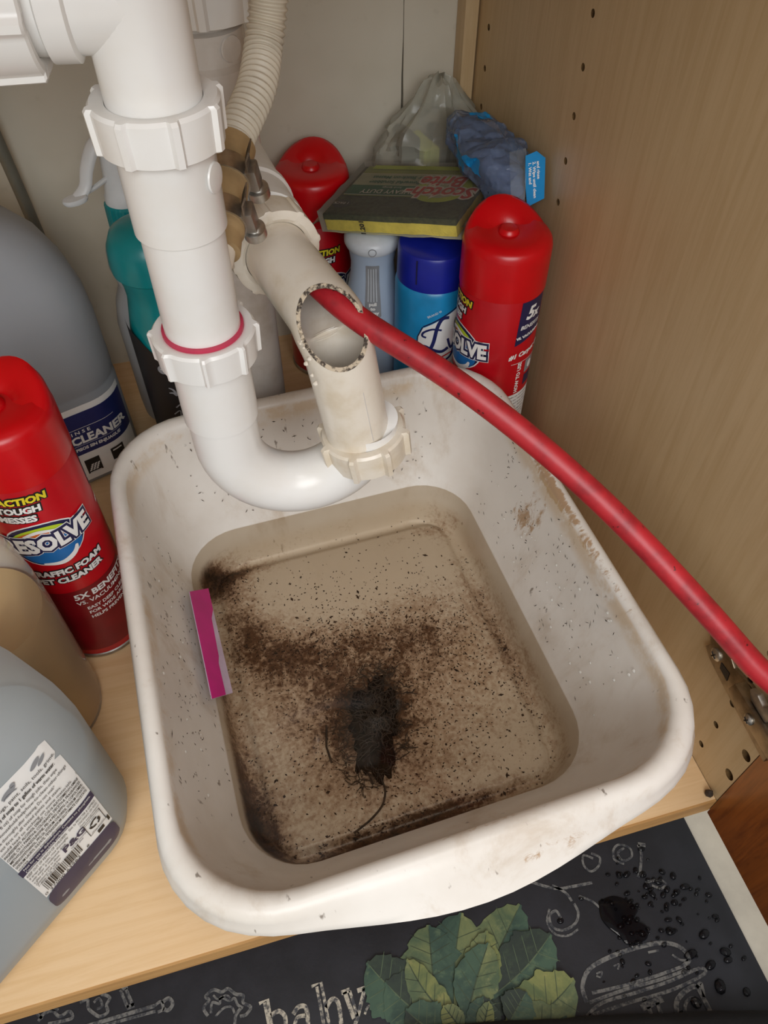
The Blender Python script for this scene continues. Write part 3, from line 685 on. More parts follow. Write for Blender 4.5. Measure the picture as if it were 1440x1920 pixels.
# ================================================================== spray foam cans
def foam_can(loc, rz, label, cz=0, lz=0):
    c = thing('foam_can', label, 'aerosol can', loc, rz, 'red foam cleaner cans')
    r = .033
    bd = build('can_body', MB().lathe([(.029, 0), (.0322, .0008), (.0332, .003), (.0326, .006), (r, .0085), (r, .205+cz), (.0315, .207+cz)], 56), M['red_can'], c)
    build('base_rim', MB().lathe([(.0325, .0005), (.0336, .0015), (.0336, .0045), (.0325, .0055)], 56, cap0=False, cap1=False), M['steel_dark'], bd)
    cap = MB().lathe([(.0325, .199), (.0338, .1995), (.0338, .232), (.0328, .2365), (.0305, .2395), (.024, .2415), (.008, .2400), (.0075, .2416), (.006, .2432), (.0004, .2436)], 56, cap0=False)
    cap.v = [(x, y, z+cz) for x, y, z in cap.v]
    cp = build('cap', cap, M['red_cap'], c)
    # raised thumb ridge along the rear half of the cap
    mb = MB(); rr = []
    for i in range(19):
        a = PI*.08+PI*.84*i/18; hgt = .0135*math.sin(PI*i/18)**1.2; ring = []
        for (dr, dz) in ((.0320, .228), (.0337, .231), (.0328, .2365+hgt*.75), (.0306, .2392+hgt), (.027, .2400+hgt*.92), (.019, .2408+hgt*.42), (.010, .2398), (.010, .2370)): ring.append(Vector((dr*math.cos(a), dr*math.sin(a), dz)))
        rr.append(ring)
    mb.rings(rr, True, True); mb.v = [(x, y, z+cz) for x, y, z in mb.v]; build('thumb_ridge', mb, M['red_cap'], cp, angle=70)
    s0 = cyl(r); s = lambda u, v, e: s0(u, v+lz, e)
    sg = lambda b: [txt('FOAMING ACTION', .0078, .0125, .190, b, .12, 'RIGHT'), txt('LIFTS TOUGH', .0074, .0065, .1815, b, .12, 'RIGHT'), txt('MESSES', .0074, .0015, .1733, b, .12, 'RIGHT')]
    build_items, bk = sg(.0004), sg(.0014)
    decal('slogan_outline', bk, M['black'], s, bd, .0002); decal('slogan', build_items[:1], M['yellow'], s, bd, .0005); decal('slogan', build_items[1:], M['white'], s, bd, .0005)
    # emblem: blue-rimmed oval with coloured swirl, droplet and the name across
    decal('emblem_edge', [ell(-.001, .146, .0268, .0212, .1)], M['white'], s, bd, .00015)
    decal('emblem_edge', [ell(-.001, .146, .0258, .0202, .1)], M['navy_dark'], s, bd, .0003)
    decal('emblem', [ell(-.001, .1465, .0225, .0172, .1)], M['lime_print'], s, bd, .0005)
    decal('emblem', [ell(-.003, .1475, .0185, .0135, .1)], M['orange_print'], s, bd, .0007)
    decal('emblem', [ell(.001, .140, .0205, .0128, .1)], M['blue_print'], s, bd, .0009)
    decal('emblem', [stroke([(-.008, .128), (.004, .1265), (.013, .131), (.016, .137)], .004, taper=True), stroke([(-.012, .157), (-.002, .1605), (.01, .158)], .0028, taper=True)], M['white'], s, bd, .0011)
    nm_ = lambda b: [txt('RESOLVE', .0185, .0, .148, b, .1, rot=.12, sx=.80)]
    decal('name_outline', nm_(.0034), M['white'], s, bd, .0012); decal('name_outline', nm_(.0028), M['navy_dark'], s, bd, .0014); decal('name', nm_(.0009), M['white'], s, bd, .0017)
    tl = lambda b: [txt('HIGH TRAFFIC FOAM', .0078, .030, .1165, b, .05, 'RIGHT', .05), txt('CARPET CLEANER', .0078, .027, .1075, b, .05, 'RIGHT', .05)]
    decal('title_outline', tl(.0013), M['black'], s, bd, .0002); decal('title', tl(.0004), M['white'], s, bd, .0005)
    decal('lower_band', [rect(-.034, .044, .012-lz, .091)], M['maroon'], s, bd, .00012)
    decal('small_print', [txt('5X BENEFITS', .0085, -.002, .083, .0003, 0, 'LEFT'), txt('VS. VACUUMING', .0058, -.002, .0755, .0001, 0, 'LEFT'), txt('EASY DEEP CLEANING', .0046, .003, .0675, .0001, 0, 'LEFT'), txt('FOR WIDE AREAS', .0046, .003, .062, .0001, 0, 'LEFT'), txt('HELPS PREVENT', .0046, .003, .0562, .0001, 0, 'LEFT')], M['white'], s, bd, .0004)
    # side panel
    u0 = 1.98*r
    decal('side_box', [poly([(u0-.0135, .157), (u0+.014, .166), (u0+.014, .198), (u0-.012, .198)])], M['navy_dark'], s, bd, .0002)
    decal('side_print', [txt('5', .016, u0-.003, .186, .0006, .25), txt('x', .011, u0+.004, .1845, .0005, .2), txt('BENEFITS', .0052, u0, .174, .0001, .2), txt('VS. VACUUMING', .0034, u0, .1655, .0002, rot=.12), txt('#1 Carpet Care', .0062, u0+.003, .148, .0003, .25, rot=.1), rect(u0-.014, u0+.014, .1385, .1389), txt('HOW TO USE', .0052, u0-.005, .122, .0002, rot=PI/2)], M['white'], s, bd, .0004)
    decal('side_box', [rect(u0+.002, u0+.014, .124, .137)], M['grey_print'], s, bd, .0002); decal('side_box', [rect(u0+.003, u0+.014, .110, .121)], M['navy_dark'], s, bd, .0002)
    decal('side_print', [ell(u0+.008, .131, .003, .004)], M['white'], s, bd, .0004)
    decal('instruction_box', [rect(u0-.013, u0+.016, .052, .104)], M['white'], s, bd, .0002)
    words = ['Shake can well before', 'each use. Hold upside', 'down and spray foam', 'on carpet. Work in with', 'a damp sponge mop.', 'Let dry and vacuum.', 'Test a hidden area for', 'color fastness first.', 'Keep out of reach of', 'children.', 'Do not puncture.', 'Store in a cool place.']
    decal('instruction_print', [txt(w, .0026, u0-.0118, .101-.004*i, 0, align='LEFT') for i, w in enumerate(words)], M['black'], s, bd, .0004)
    return c
canR = foam_can((-.0478, .361, 0), 0, 'red foam cleaner can standing by the right side panel under the red hose')
canR.rotation_euler = (0, 0, math.radians(-175+90))
def turn_cap(c, world):
    for q in c.children:
        if q.name.split('.')[0] == 'cap': q.rotation_euler = (0, 0, math.radians(world-90)-c.rotation_euler.z)
turn_cap(canR, 85)
turn_cap(foam_can((-.160, .545, 0), math.radians(-82+90), 'red foam cleaner can at the back, left of the pale blue bottle', -.026, -.042), 70)
turn_cap(copy_thing(canR, (-.4095, .265, 0), math.radians(-86+90), 'red foam cleaner can at the left, between tan bottle and wash basin'), 55)
# red canister behind the right can
rc = thing('red_canister', 'red canister mostly hidden behind the right foam can, under the blue package', 'canister', (-.027, .437, 0))
build('canister_body', MB().lathe([(.021, 0), (.022, .002), (.022, .19), (.019, .196)], 40), M['red_can'], rc); build('canister_cap', MB().lathe([(.0185, .193), (.019, .194), (.019, .212), (.016, .216)], 40), M['red_cap'], rc)
# ================================================================== pale blue air freshener bottle
b = thing('freshener_bottle', 'pale blue waisted bottle with a white domed cap under the sponge pack', 'bottle', (-.1255, .464, 0))
bodyp = [(.022, 0), (.026, .003), (.0272, .01), (.0274, .095), (.0262, .117), (.0228, .138), (.0196, .155), (.0188, .166), (.0205, .178), (.0228, .185)]
bb = build('bottle_body', MB().lathe(bodyp, 44), M['lb'], b)
build('domed_cap', MB().lathe([(.0228, .182), (.0242, .185), (.0242, .189), (.0218, .193), (.015, .196), (.006, .1975), (.0004, .1978)], 44, cap0=False), M['lbcap'], b)
az = math.atan2(-.589, -.155)
def lbs(u, v, e):
    r = .0188
    for (r0, z0), (r1, z1) in zip(bodyp, bodyp[1:]):
        if z0 <= v <= z1: r = r0+(r1-r0)*(v-z0)/(z1-z0)
    a = az+u/.02; return Vector(((r+e)*math.cos(a), (r+e)*math.sin(a), v))
decal('window_strip', [roundpoly([(-.006, .123), (.006, .123), (.006, .172), (-.006, .172)], .001)], M['grey_print'], lbs, bb, .0004, .003)
decal('window_rib', [rect(-.004+.0022*i, -.0032+.0022*i, .138, .169) for i in range(4)], M['lbcap'], lbs, bb, .0007, .003)
decal('window_print', [txt(w, .004, 0, .1355-.0042*i, .0002) for i, w in enumerate(('pull', 'to', 'spray'))], M['white'], lbs, bb, .0007, .003)
mb = MB(); P = []
for i in range(25): a = 2*PI*i/24; P.append((.0242*math.cos(az+.0032*math.cos(a)/.0242), .0242*math.sin(az+.0032*math.cos(a)/.0242), .187+.0032*math.sin(a)))
build('cap_ring', mb.tube(P, .0004, 6, False), M['grey_print'], b)
# ================================================================== blue disinfectant can
b = thing('disinfectant_can', 'bright blue aerosol can with royal blue cap beside the pale blue bottle', 'aerosol can', (-.083, .4225, 0))
bd = build('can_body', MB().lathe([(.029, 0), (.0325, .001), (.033, .004), (.0325, .007), (.0325, .166), (.0305, .172), (.029, .173)], 52), M['sky'], b)
build('cap', MB().lathe([(.0300, .171), (.0312, .1715), (.0306, .199), (.0292, .2015), (.026, .2025), (.0004, .2025)], 52, cap0=False), M['royal'], b)
az = math.atan2(-.548, -.197); s = cyl(.0325, az)
mb = MB()
for u in (-.0135,): a = az+u/.03; mb.box(-.0005, .0005, -.0006, .0006, .178, .1995, Matrix.Translation((.0308*math.cos(a), .0308*math.sin(a), 0)) @ Matrix.Rotation(a, 4, 'Z'))
build('cap_groove', mb, M['navy_dark'], b)
decal('label', [poly([(-.012, .062), (.03, .085), (.03, .158), (.012, .149), (-.006, .138), (-.010, .128)])], M['white'], s, bd, .0002)
decal('label_edge', [stroke([(-.006, .1395), (.012, .1505), (.03, .1595)], .0012, 1), stroke([(-.0065, .139), (-.0105, .128), (-.013, .06)], .001, 1)], M['navy_dark'], s, bd, .0004)
sc_ = lambda w: [stroke([(.016, .148), (.010, .1475), (.006, .139), (.0035, .124), (.0, .115), (-.0065, .1125), (-.0085, .117), (-.004, .119), (.003, .1155), (.011, .113), (.017, .116)], w), stroke([(.010, .136), (.002, .1375), (-.005, .134), (-.0065, .13), (-.003, .1285)], w*.6), stroke([(.016, .126), (.02, .115), (.024, .126), (.021, .108), (.016, .103)], w*.7)]
decal('name', sc_(.0032), M['navy'], s, bd, .0005)
decal('name_dot', [ell(.005, .1035, .0016, .0016), stroke([(-.006, .098), (.012, .107), (.026, .112)], .0016, taper=True)], M['red_print'], s, bd, .0005)
decal('small_print', [txt('BRAND III', .003, .003, .1525, 0, rot=.5)], M['white'], s, bd, .0004)
# ================================================================== teal freshener bottle
b = thing('teal_bottle', 'teal waisted bottle with a black label behind the front drain pipe', 'bottle', (-.307, .437, 0))
tp = [(.027, 0), (.0315, .003), (.0328, .012), (.0328, .13), (.032, .152), (.0288, .172), (.0265, .186), (.027, .197), (.0302, .209)]
bd = build('bottle_body', MB().lathe(tp, 48), M['teal'], b)
build('cap', MB().lathe([(.0302, .207), (.0322, .209), (.0328, .217), (.0315, .229), (.0273, .2385), (.0182, .244), (.008, .2462), (.0004, .2465)], 48, cap0=False), M['teal'], b)
az = math.atan2(-.56, .03); s = cyl(.0328, az)
decal('label', [poly([(-.05, .02), (.05, .02), (.05, .098), (.018, .120), (-.008, .136), (-.03, .158), (-.05, .168)])], M['black'], s, bd, .0004)
decal('clock_mark', [ell(-.0145, .1315, .0045, .0045)], M['grey_print'], s, bd, .0007)
decal('clock_hand', [stroke([(-.0165, .1325), (-.0145, .131), (-.0115, .133)], .0005, 1)], M['white'], s, bd, .0009)
decal('label_mark', [stroke([(-.014, .112), (-.0105, .110), (-.0085, .104), (-.011, .1065), (-.0145, .1065)], .0022, taper=True)], M['grey_print'], s, bd, .0007)
decal('label_print', [txt('Odor', .006, -.0005, .102, .0001, .1), txt('eliminator', .0026, 0, .098)]+[rect(-.001+.0018*i, -.0002+.0018*i, .074-.001*i, .094-.0016*i) for i in range(5)]+[stroke([(-.012, .09), (-.006, .094), (-.004, .084), (-.011, .078), (-.003, .07)], .0012), stroke([(-.015, .082), (-.009, .086), (-.012, .07)], .001), stroke([(.013, .094), (.012, .086), (.018, .084), (.021, .09)], .0012)], M['grey_print'], s, bd, .0007)
# ================================================================== white spray bottle
b = thing('spray_bottle', 'hazy spray bottle with white trigger head and teal collar by the back wall', 'spray bottle', (-.3205, .513, -.0))
bd = build('bottle_body', MB().lathe([(.03, 0), (.034, .004), (.035, .02), (.035, .11), (.031, .132), (.024, .15), (.028, .167), (.027, .181), (.02, .194), (.014, .2), (.014, .208)], 44), M['hazy_white'], b)
DZ = -.024
def low(mb_): mb_.v = [(v[0], v[1], v[2]+DZ) for v in mb_.v]; return mb_
cl = build('collar', low(MB().lathe([(.0165, .225), (.0178, .226), (.0172, .246), (.0155, .248)], 112, mod=lambda a, r, z: 1+.02*(1 if math.sin(a*28) > 0 else 0))), M['teal'], b, angle=25)
build('sprayer_neck', low(MB().lathe([(.0150, .247), (.0158, .248), (.0155, .2535), (.0142, .256), (.012, .272), (.0105, .29), (.009, .298)], 32)), M['spray_white'], b)
build('sprayer_head', low(MB().rings([rrect(.012, .010, .006, z, x, 0) for z, x in ((.288, .004), (.3, .004), (.31, .004), (.314, .005))]+[rrect(.009, .007, .005, .3165, .005, 0)])), M['spray_white'], b)
lv = spline([(-.001, -.003, .300), (-.012, -.008, .297), (-.021, -.012, .283), (-.026, -.015, .27), (-.034, -.019, .2635)], 6)
build('trigger', low(MB().tube(lv, .005, 14, radii=[.0062-.0016*i/len(lv) for i in range(len(lv))], flat=.5)), M['spray_white'], b)
build('trigger_pad', low(MB().lathe([(.001, -.0022), (.0075, -.002), (.0082, 0), (.0075, .002), (.001, .0024)], 22, (-.0355, -.02, .263), (-.15, -.1, 1), sx=1.25, sy=.7)), M['spray_white'], b)
build('trigger_web', low(MB().tube([(-.034, -.019, .264), (-.02, -.013, .267), (-.009, -.006, .27)], .002, 8)), M['spray_white'], b)
# ================================================================== grey jug
JT, JN = Vector((.945, .325, 0)), Vector((.325, -.945, 0))
def jug_mesh(hw, hd, prof): return MB().rings([rrect(hw*a, hd*b, r, z, cx, 0, nc=8, ns=8) for a, b, r, z, cx in prof])
b = thing('floor_cleaner_jug', 'grey hazy floor cleaner jug with a navy and white label at the left back', 'jug', (-.442, .462, 0), math.atan2(.325, .945))
gm = jug_mesh(.075, .049, [(.93, .9, .03, 0, 0), (.985, .98, .034, .004, 0), (1, 1, .035, .012, 0), (1, 1, .035, .096, 0), (.985, .975, .035, .099, 0), (.985, .975, .035, .102, 0), (1, 1, .036, .106, 0), (1, 1, .038, .13, 0), (1, .99, .038, .158, 0), (.975, .965, .038, .182, 0), (.925, .91, .037, .204, -.002), (.83, .84, .035, .226, -.005), (.68, .74, .031, .244, -.009), (.48, .56, .024, .258, -.014), (.28, .42, .0185, .267, -.016), (.25, .38, .0185, .277, -.016)])
jb = build('jug_body', gm, M['jug_grey'], b, angle=50)
build('liquid', jug_mesh(.0725, .0465, [(.9, .88, .03, .003, 0), (.98, .97, .034, .012, 0), (.98, .97, .034, .112, 0)]), plain('grey_cleaner_liquid', (142, 140, 140), .3), jb)
build('jug_cap', MB().lathe([(.0185, .275), (.0195, .276), (.0195, .295), (.0175, .298), (.0004, .298)], 60, (-.016, 0, 0), cap0=False, mod=lambda a, r, z: 1+.025*(1 if math.sin(a*30) > 0 else 0)), M['spray_white'], b, angle=25)
build('handle', MB().tube(spline([(-.03, -.024, .256), (-.036, -.052, .246), (-.04, -.068, .215), (-.042, -.064, .17), (-.042, -.046, .135)], 8), .0125, 20), M['jug_grey'], b)
s = caster(gm, (0, -.049, 0), (1, 0, 0), (0, -1, 0))
decal('label', [rect(-.07, .0698, .008, .0935)], M['white'], s, jb, .0003, .004); decal('label_band', [rect(-.07, .0698, .041, .087)], M['navy'], s, jb, .0006, .004)
decal('label_print', [txt('NO - R I N S E', .0052, .013, .0665, .0001, sx=1.2), txt('FLOOR CLEANER', .0125, .0655, .0575, .0005, align='RIGHT'), txt('LIMPIADOR PARA PISOS SIN ENJUAGUE', .0046, .057, .0475, .0002, align='RIGHT'), rect(-.02, .056, .0705, .0709), rect(-.02, .06, .0517, .0520)], M['white'], s, jb, .0009, .003)
chk = [rect(.0165, .0305, .016, .033), rect(.042, .055, .02, .034)]
decal('label_picture', chk, M['black'], s, jb, .0006, .004)
decal('label_check', [poly([(.0180+.003*i+.001*j, .0185+.002*j), (.0203+.003*i+.001*j, .019+.002*j), (.0208+.003*i+.001*j, .0205+.002*j), (.0185+.003*i+.001*j, .02+.002*j)]) for i in range(3) for j in range(4)]+[rect(.018, .029, .0165, .0172), rect(.044, .053, .0305, .032)], M['white'], s, jb, .0009, .004)
# ================================================================== tan bottle
b = thing('tan_liquid_bottle', 'clear bottle of tan liquid between the large soap jug and left red can', 'bottle', (-.452, .1955, 0))
tb = [(.034, 0), (.039, .003), (.0405, .012), (.0405, .12), (.0395, .15), (.036, .178), (.029, .2), (.02, .216), (.0135, .228), (.0135, .242)]
bd = build('bottle_body', MB().lathe(tb, 48), M['clear'], b)
build('liquid', MB().lathe([(.033, .002), (.0382, .005), (.0397, .013), (.0397, .10), (.0385, .126), (.0372, .134)], 48), M['tan_liquid'], bd)
build('cap', MB().lathe([(.0145, .232), (.0155, .233), (.0155, .252), (.0135, .254), (.0004, .254)], 32, cap0=False), M['spray_white'], b)
# ================================================================== large soap jug
ang = math.atan2(.656, .755)
b = thing('soap_jug', 'large hazy jug of pale blue dish soap with a white back label, front left corner', 'jug', (-.4755, .075, 0), ang)
jm = jug_mesh(.088, .05, [(.76, .62, .026, 0, 0), (.87, .78, .032, .005, 0), (.95, .92, .036, .018, 0), (1, 1, .037, .04, 0), (1, 1, .037, .135, 0), (.985, .985, .038, .155, 0), (.955, .965, .038, .175, -.001), (.9, .92, .038, .193, -.003), (.80, .85, .036, .212, -.008), (.66, .75, .032, .23, -.014), (.48, .6, .026, .247, -.022), (.28, .44, .0185, .26, -.03), (.215, .37, .0185, .272, -.032)])
jb = build('jug_body', jm, M['jug_blue'], b, angle=50)
build('liquid', jug_mesh(.0858, .0478, [(.76, .62, .026, .0025, 0), (.87, .78, .032, .007, 0), (.95, .92, .036, .019, 0), (.995, .995, .037, .04, 0), (.995, .995, .037, .118, 0)]), M['blue_liquid'], jb)
build('jug_cap', MB().lathe([(.0185, .27), (.0195, .271), (.0195, .29), (.0175, .293), (.0004, .293)], 48, (-.032, 0, 0), cap0=False), plain('blue_cap', (40, 70, 150), .35), b)
s = caster(jm, (0, -.05, 0), (1, 0, 0), (0, -1, 0))
decal('label', [poly([(.007, .0575), (.0605, .0575), (.0605, .130), (.058, .1315), (.0605, .134), (.0602, .156), (.0565, .158), (.0592, .1615), (.059, .1745), (.055, .1765), (.009, .1765)])], M['white'], s, jb, .0003, .004)
decal('label_foot', [roundpoly([(.0065, .0310), (.0605, .0310), (.0605, .0590), (.0065, .0590)], .009)], M['navy_dark'], s, jb, .0006, .004)
decal('label_band', [rect(.0072, .0605, .0975, .1055)], M['navy_dark'], s, jb, .0006, .004)
def fit(w, z, sz, u0, u1, al='LEFT', b_=0):
    vs_, fs_ = txt(w, sz, 0, 0, b_, align='LEFT'); L_ = max(x for x, y in vs_); k = min(1, (u1-u0)/L_); o_ = u0 if al == 'LEFT' else u1-L_*k
    return [(o_+x*k, z+y) for x, y in vs_], fs_
A0, A1 = .0085, .0592
lines = [fit('oil, spills, bugs, paint, soils, tools, grime,', .163, .0042, A0, .058), fit('5 mL (1 tsp) of soap to 1 gallon of warm water.', .1575, .0044, A0, .055, b_=.0001), fit('2 tbsp (1 fl oz) of soap for tough jobs, then wipe', .1520, .0042, A0, .054), fit('www.household-help/how-to-clean-other-things', .1470, .0040, A0, .0585), fit('Rinse thoroughly after cleaning. Do not soak*', .1420, .0040, A0, .048), fit('Test first on all tested paints and stains.', .1372, .0040, A0, .05), fit('could lead to etching on some materials.', .1325, .0040, A0, .056)]
lines += [fit(w, .1282-.0042*i, .0039, A0, A1, b_=.00005) for i, w in enumerate(('INGREDIENTS: ALCOHOL DENAT., C10-16 ALKYLDIMETHYLAMINE', 'OXIDE, C9-11 PARETH-8, COLORANTS, DECETH-8, FRAGRANCES,', 'METHYLISOTHIAZOLINONE, PEI-14 PEG-24/PPG-16 COPOLYMER,', 'PHENOXYETHANOL, PPG-26, SODIUM CHLORIDE, SODIUM CITRATE,', 'SODIUM LAURYL SULFATE, TETRASODIUM GLUTAMATE DIACETATE,'))]
lines += [fit('WATER. Contains fragrance allergens.', .1074, .0032, A0, .038), fit('KEEP OUT OF REACH OF CHILDREN.', .0945, .0040, A0, .037), fit('If drops get in eyes, rinse thoroughly', .0905, .0036, A0, .036), fit('with water. If swallowed, drink', .0868, .0036, A0, .033), fit('a glass of water to dilute.', .0832, .0036, A0, .027), fit('Questions? Call toll free', .0795, .0036, A0, .026), fit('1-800-725-3296', .0762, .0034, A0, .024), fit('Dist. by PROCTER & GAMBLE,', .0945, .0036, .0385, A1), fit('CINCINNATI, OH 45202.', .0905, .0034, .044, A1), fit('Patents: www.pg.com/patents', .0868, .003, .044, A1), txt('0', .0042, .0086, .0615), txt('37000 63962', .0044, .0225, .0608), txt('8', .004, .0405, .0615)]
decal('label_print', lines, M['black'], s, jb, .0008, 0)
decal('label_print', [txt('P&G', .0088, .0375, .0815, .0003), txt('QUESTIONS', .0022, .039, .0765), txt('1-800', .0022, .039, .074)], M['navy_dark'], s, jb, .0008, 0)
decal('label_print', [fit('Not for use in dishwashers.', .1035, .0038, .010, .036), fit('Contains no phosphate.', .1035, .0038, .037, .0585), fit('Contains biodegradable surfactants.', .0996, .0038, .010, .040)], M['white'], s, jb, .0009, 0)
x = .0105; bars = []
random.seed(37)
while x < .0375:
    w_ = random.choice((.0003, .0003, .0006, .0009)); bars.append(rect(x, x+w_, .0632, .0745)); x += w_+random.choice((.0003, .0004, .0007))
decal('barcode', bars, M['black'], s, jb, .0008, 0)
rx_, ry_ = .0515, .0760
ar = []
for i in range(3):
    a = PI/2+i*2*PI/3; c_, q_ = math.cos(a), math.sin(a); f = lambda p: (rx_+c_*p[0]-q_*p[1], ry_+q_*p[0]+c_*p[1])
    ar.append(stroke([f((.0030, -.0024)), f((.0036, .0)), f((.0024, .002))], .0016)); ar.append(poly([f((.0012, .0012)), f((.0034, .0024)), f((.0014, .0036))]))
frame = [rect(rx_-.0066, rx_+.0066, .0838, .0842), rect(rx_-.0066, rx_+.0066, .0672, .0676), rect(rx_-.0066, rx_-.0062, .0672, .0842), rect(rx_+.0062, rx_+.0066, .0672, .0842), txt('PLEASE RECYCLE', .0017, rx_, .0822), txt('REFILL BOTTLE', .0015, rx_, .0690), rect(rx_-.002, rx_+.003, .0615, .0655), rect(.0582, .0598, .062, .068)]
decal('recycling_mark', ar+frame, M['black'], s, jb, .0008, 0)
leafy = [ell(.048, .1705, .004, .0018, .5), ell(.0515, .1685, .0035, .0014, .6), ell(.031, .1695, .0045, .0022, .2), ell(.0345, .172, .0016, .0016), stroke([(.027, .167), (.03, .1685), (.035, .167)], .0009), ell(.015, .1695, .004, .0016, .1), stroke([(.011, .1675), (.017, .168)], .0008)]
decal('label_mark', leafy, M['grey_print'], s, jb, .0008, 0)
# ================================================================== sponge pack on top of the bottles
FR, FL = CAM+ray(853, 412)*.605, CAM+ray(606, 401)*.656
ux = (FR-FL); LX = ux.length; ux.normalize()
Bk = CAM+ray(926, 314)*.651; uy = Bk-FR; uy = (uy-ux*uy.dot(ux)); LY = .082; uy.normalize(); uz = ux.cross(uy)
SM = Matrix(((ux.x, uy.x, uz.x, FL.x), (ux.y, uy.y, uz.y, FL.y), (ux.z, uy.z, uz.z, FL.z), (0, 0, 0, 1)))
TH = .0145
b = thing('sponge_pack', 'wrapped yellow scrub sponge with a dark green face and printed band, lying on the bottles', 'sponge', FL, world=True)
def wob(mb_, amp, sc, seed=0):
    mb_.v = [tuple(Vector(v)+noise.noise_vector(Vector(v)*sc+Vector((seed, 0, 0)))*amp) for v in mb_.v]; return mb_
def gridbox(x0, x1, y0, y1, z0, z1, mat, nx=16, ny=10):
    mb_ = MB()
    for z, flip in ((z0, 1), (z1, 0)):
        vs = [mat @ Vector((x0+(x1-x0)*i/nx, y0+(y1-y0)*j/ny, z)) for j in range(ny+1) for i in range(nx+1)]
        fs = [((j*(nx+1)+i), (j*(nx+1)+i+1), ((j+1)*(nx+1)+i+1), ((j+1)*(nx+1)+i)) for j in range(ny) for i in range(nx)]
        mb_.add(vs, [f[::-1] for f in fs] if flip else fs)
    rim = [(i, 0) for i in range(nx)]+[(nx, j) for j in range(ny)]+[(i, ny) for i in range(nx, 0, -1)]+[(0, j) for j in range(ny, 0, -1)]
    o = (nx+1)*(ny+1); idx = [j*(nx+1)+i for i, j in rim]; n = len(idx)
    mb_.f += [(idx[k], idx[(k+1) % n], o+idx[(k+1) % n], o+idx[k]) for k in range(n)]
    return mb_
build('sponge', wob(gridbox(0, LX, 0, LY, -TH, -.0045, SM), .0007, 220), M['sp_yellow'], b, angle=60, bevel=0)
build('scrub_face', wob(gridbox(-.0003, LX+.0003, -.0003, LY+.0003, -.0047, 0, SM), .0005, 260), M['scrub'], b, angle=60)
sp = lambda u, v, e: SM @ Vector((LX-u, LY-v*1.12, .0013+e))          # print reads from the far side
bwrap = build('print_band', MB().add([sp(0.0, .001, 0), sp(LX-.004, .001, 0), sp(LX-.004, .046, 0), sp(0, .046, 0), sp(0.0, .001, -.0006), sp(LX-.004, .001, -.0006), sp(LX-.004, .046, -.0006), sp(0, .046, -.0006)], [(0, 1, 2, 3), (7, 6, 5, 4), (0, 4, 5, 1), (1, 5, 6, 2), (2, 6, 7, 3), (3, 7, 4, 0)]), M['olive'], b)
off = Vector(FL)
def sdec(n, items, m, e): return decal(n, items, M[m], sp, bwrap, e, 0, off=off)
sdec('pale_panel', [rect(.02, LX-.004, .0135, .031)], 'mint', .0002); sdec('green_panel', [rect(.004, LX-.004, .031, .0455)], 'green', .0002)
sdec('panel_edge', [rect(.0, LX-.004, .0452, .046), rect(.02, LX-.004, .013, .0136)], 'white', .0003)
sdec('swirl', [ell(.0285, .0345, .025, .0195), stroke([(.001, .012), (.004, .006), (.018, .004), (LX-.01, .003)], .006)], 'lime_print', .0004)
sdec('swirl_light', [ell(.0285, .0355, .018, .012)], 'mint', .0005)
nmz = lambda b_: [txt('Scotch', .0165, .0235, .0385, b_, .12, sx=1.0), txt('Brite', .0165, .0245, .0245, b_, .12, sx=1.05), txt('-', .0165, .052, .0385, b_)]
# u runs from the right edge to the left, v from the back edge to the front: letters upright seen from behind
def stx(n, rows, m, e):
    items = []
    for s_, size, u, v, b_, sh in rows: items.append(txt(s_, size, u, v, b_, sh))
    return decal(n, items, M[m], lambda u, v, e_: SM @ Vector((LX-u, LY-v*1.12, .0013+e_)), bwrap, e, 0, off=off)
rows = [('Scotch-', .0205, .0285, .0395, 0, .12), ('Brite', .0205, .0325, .0235, 0, .12)]
stx('name_outline', [(a, q, u, v, .0021, sh) for a, q, u, v, _, sh in rows], 'white', .0007); stx('name', [(a, q, u, v, .0005, sh) for a, q, u, v, _, sh in rows], 'red_print', .0009)
stx('band_print', [('HEAVY DUTY', .0078, .078, .0405, .0001, 0), ('Scrub Sponge', .0034, .075, .0345, 0, 0)], 'white', .0006)
stx('band_print', [('Powerful Scrubbing', .0062, .077, .0262, .0002, 0), ('for Stuck-on Messes', .0062, .076, .0190, .0002, 0)], 'green', .0006)
decal('pack_mark', [ell(LX-.0095, .0585, .0085, .0058)], M['black'], lambda u, v, e_: SM @ Vector((LX-u, LY-v*1.12, .0006+e_)), bwrap, .0, 0, off=off)
stx('pack_print', [('1 PACK', .0046, LX-.0095, .0585, 0, 0)], 'white', .0002)
decal('stamp', [txt('1.201', .006, .036, -.010, .0002, rot=PI/2)], M['black'], lambda u, v, e_: SM @ Vector((u, -.0014-e_, v)), b, .0, 0, off=off)
wr = gridbox(-.004, LX+.004, -.0018, LY+.004, -TH-.001, .0028, SM, 20, 14); wob(wr, .0012, 90, 5)
build('wrapper', wr, M['film'], b, angle=70)
for side in (0, 1):
    mb = MB(); n1, n2 = 10, 8; vs_ = []
    for j in range(n2+1):
        for i in range(n1+1):
            q = i/n1; v = j/n2; w_ = .018*(1-.35*v) if side == 0 else .011
            x = -.003-w_*q if side == 0 else LX+.003+w_*q
            p = Vector((x, .004+(LY-.008)*v+.003*math.sin(5*q+3*v), -TH*.55-.006*q+.0035*noise.noise(Vector((q*4, v*5, side*7)))*q))
            vs_.append(SM @ p)
    mb.add(vs_, [(j*(n1+1)+i, j*(n1+1)+i+1, (j+1)*(n1+1)+i+1, (j+1)*(n1+1)+i) for j in range(n2) for i in range(n1)])
    fl_ = build('wrapper_end', mb, M['film'], b, angle=80)
    so = fl_.modifiers.new('thickness', 'SOLIDIFY'); so.thickness = .0002
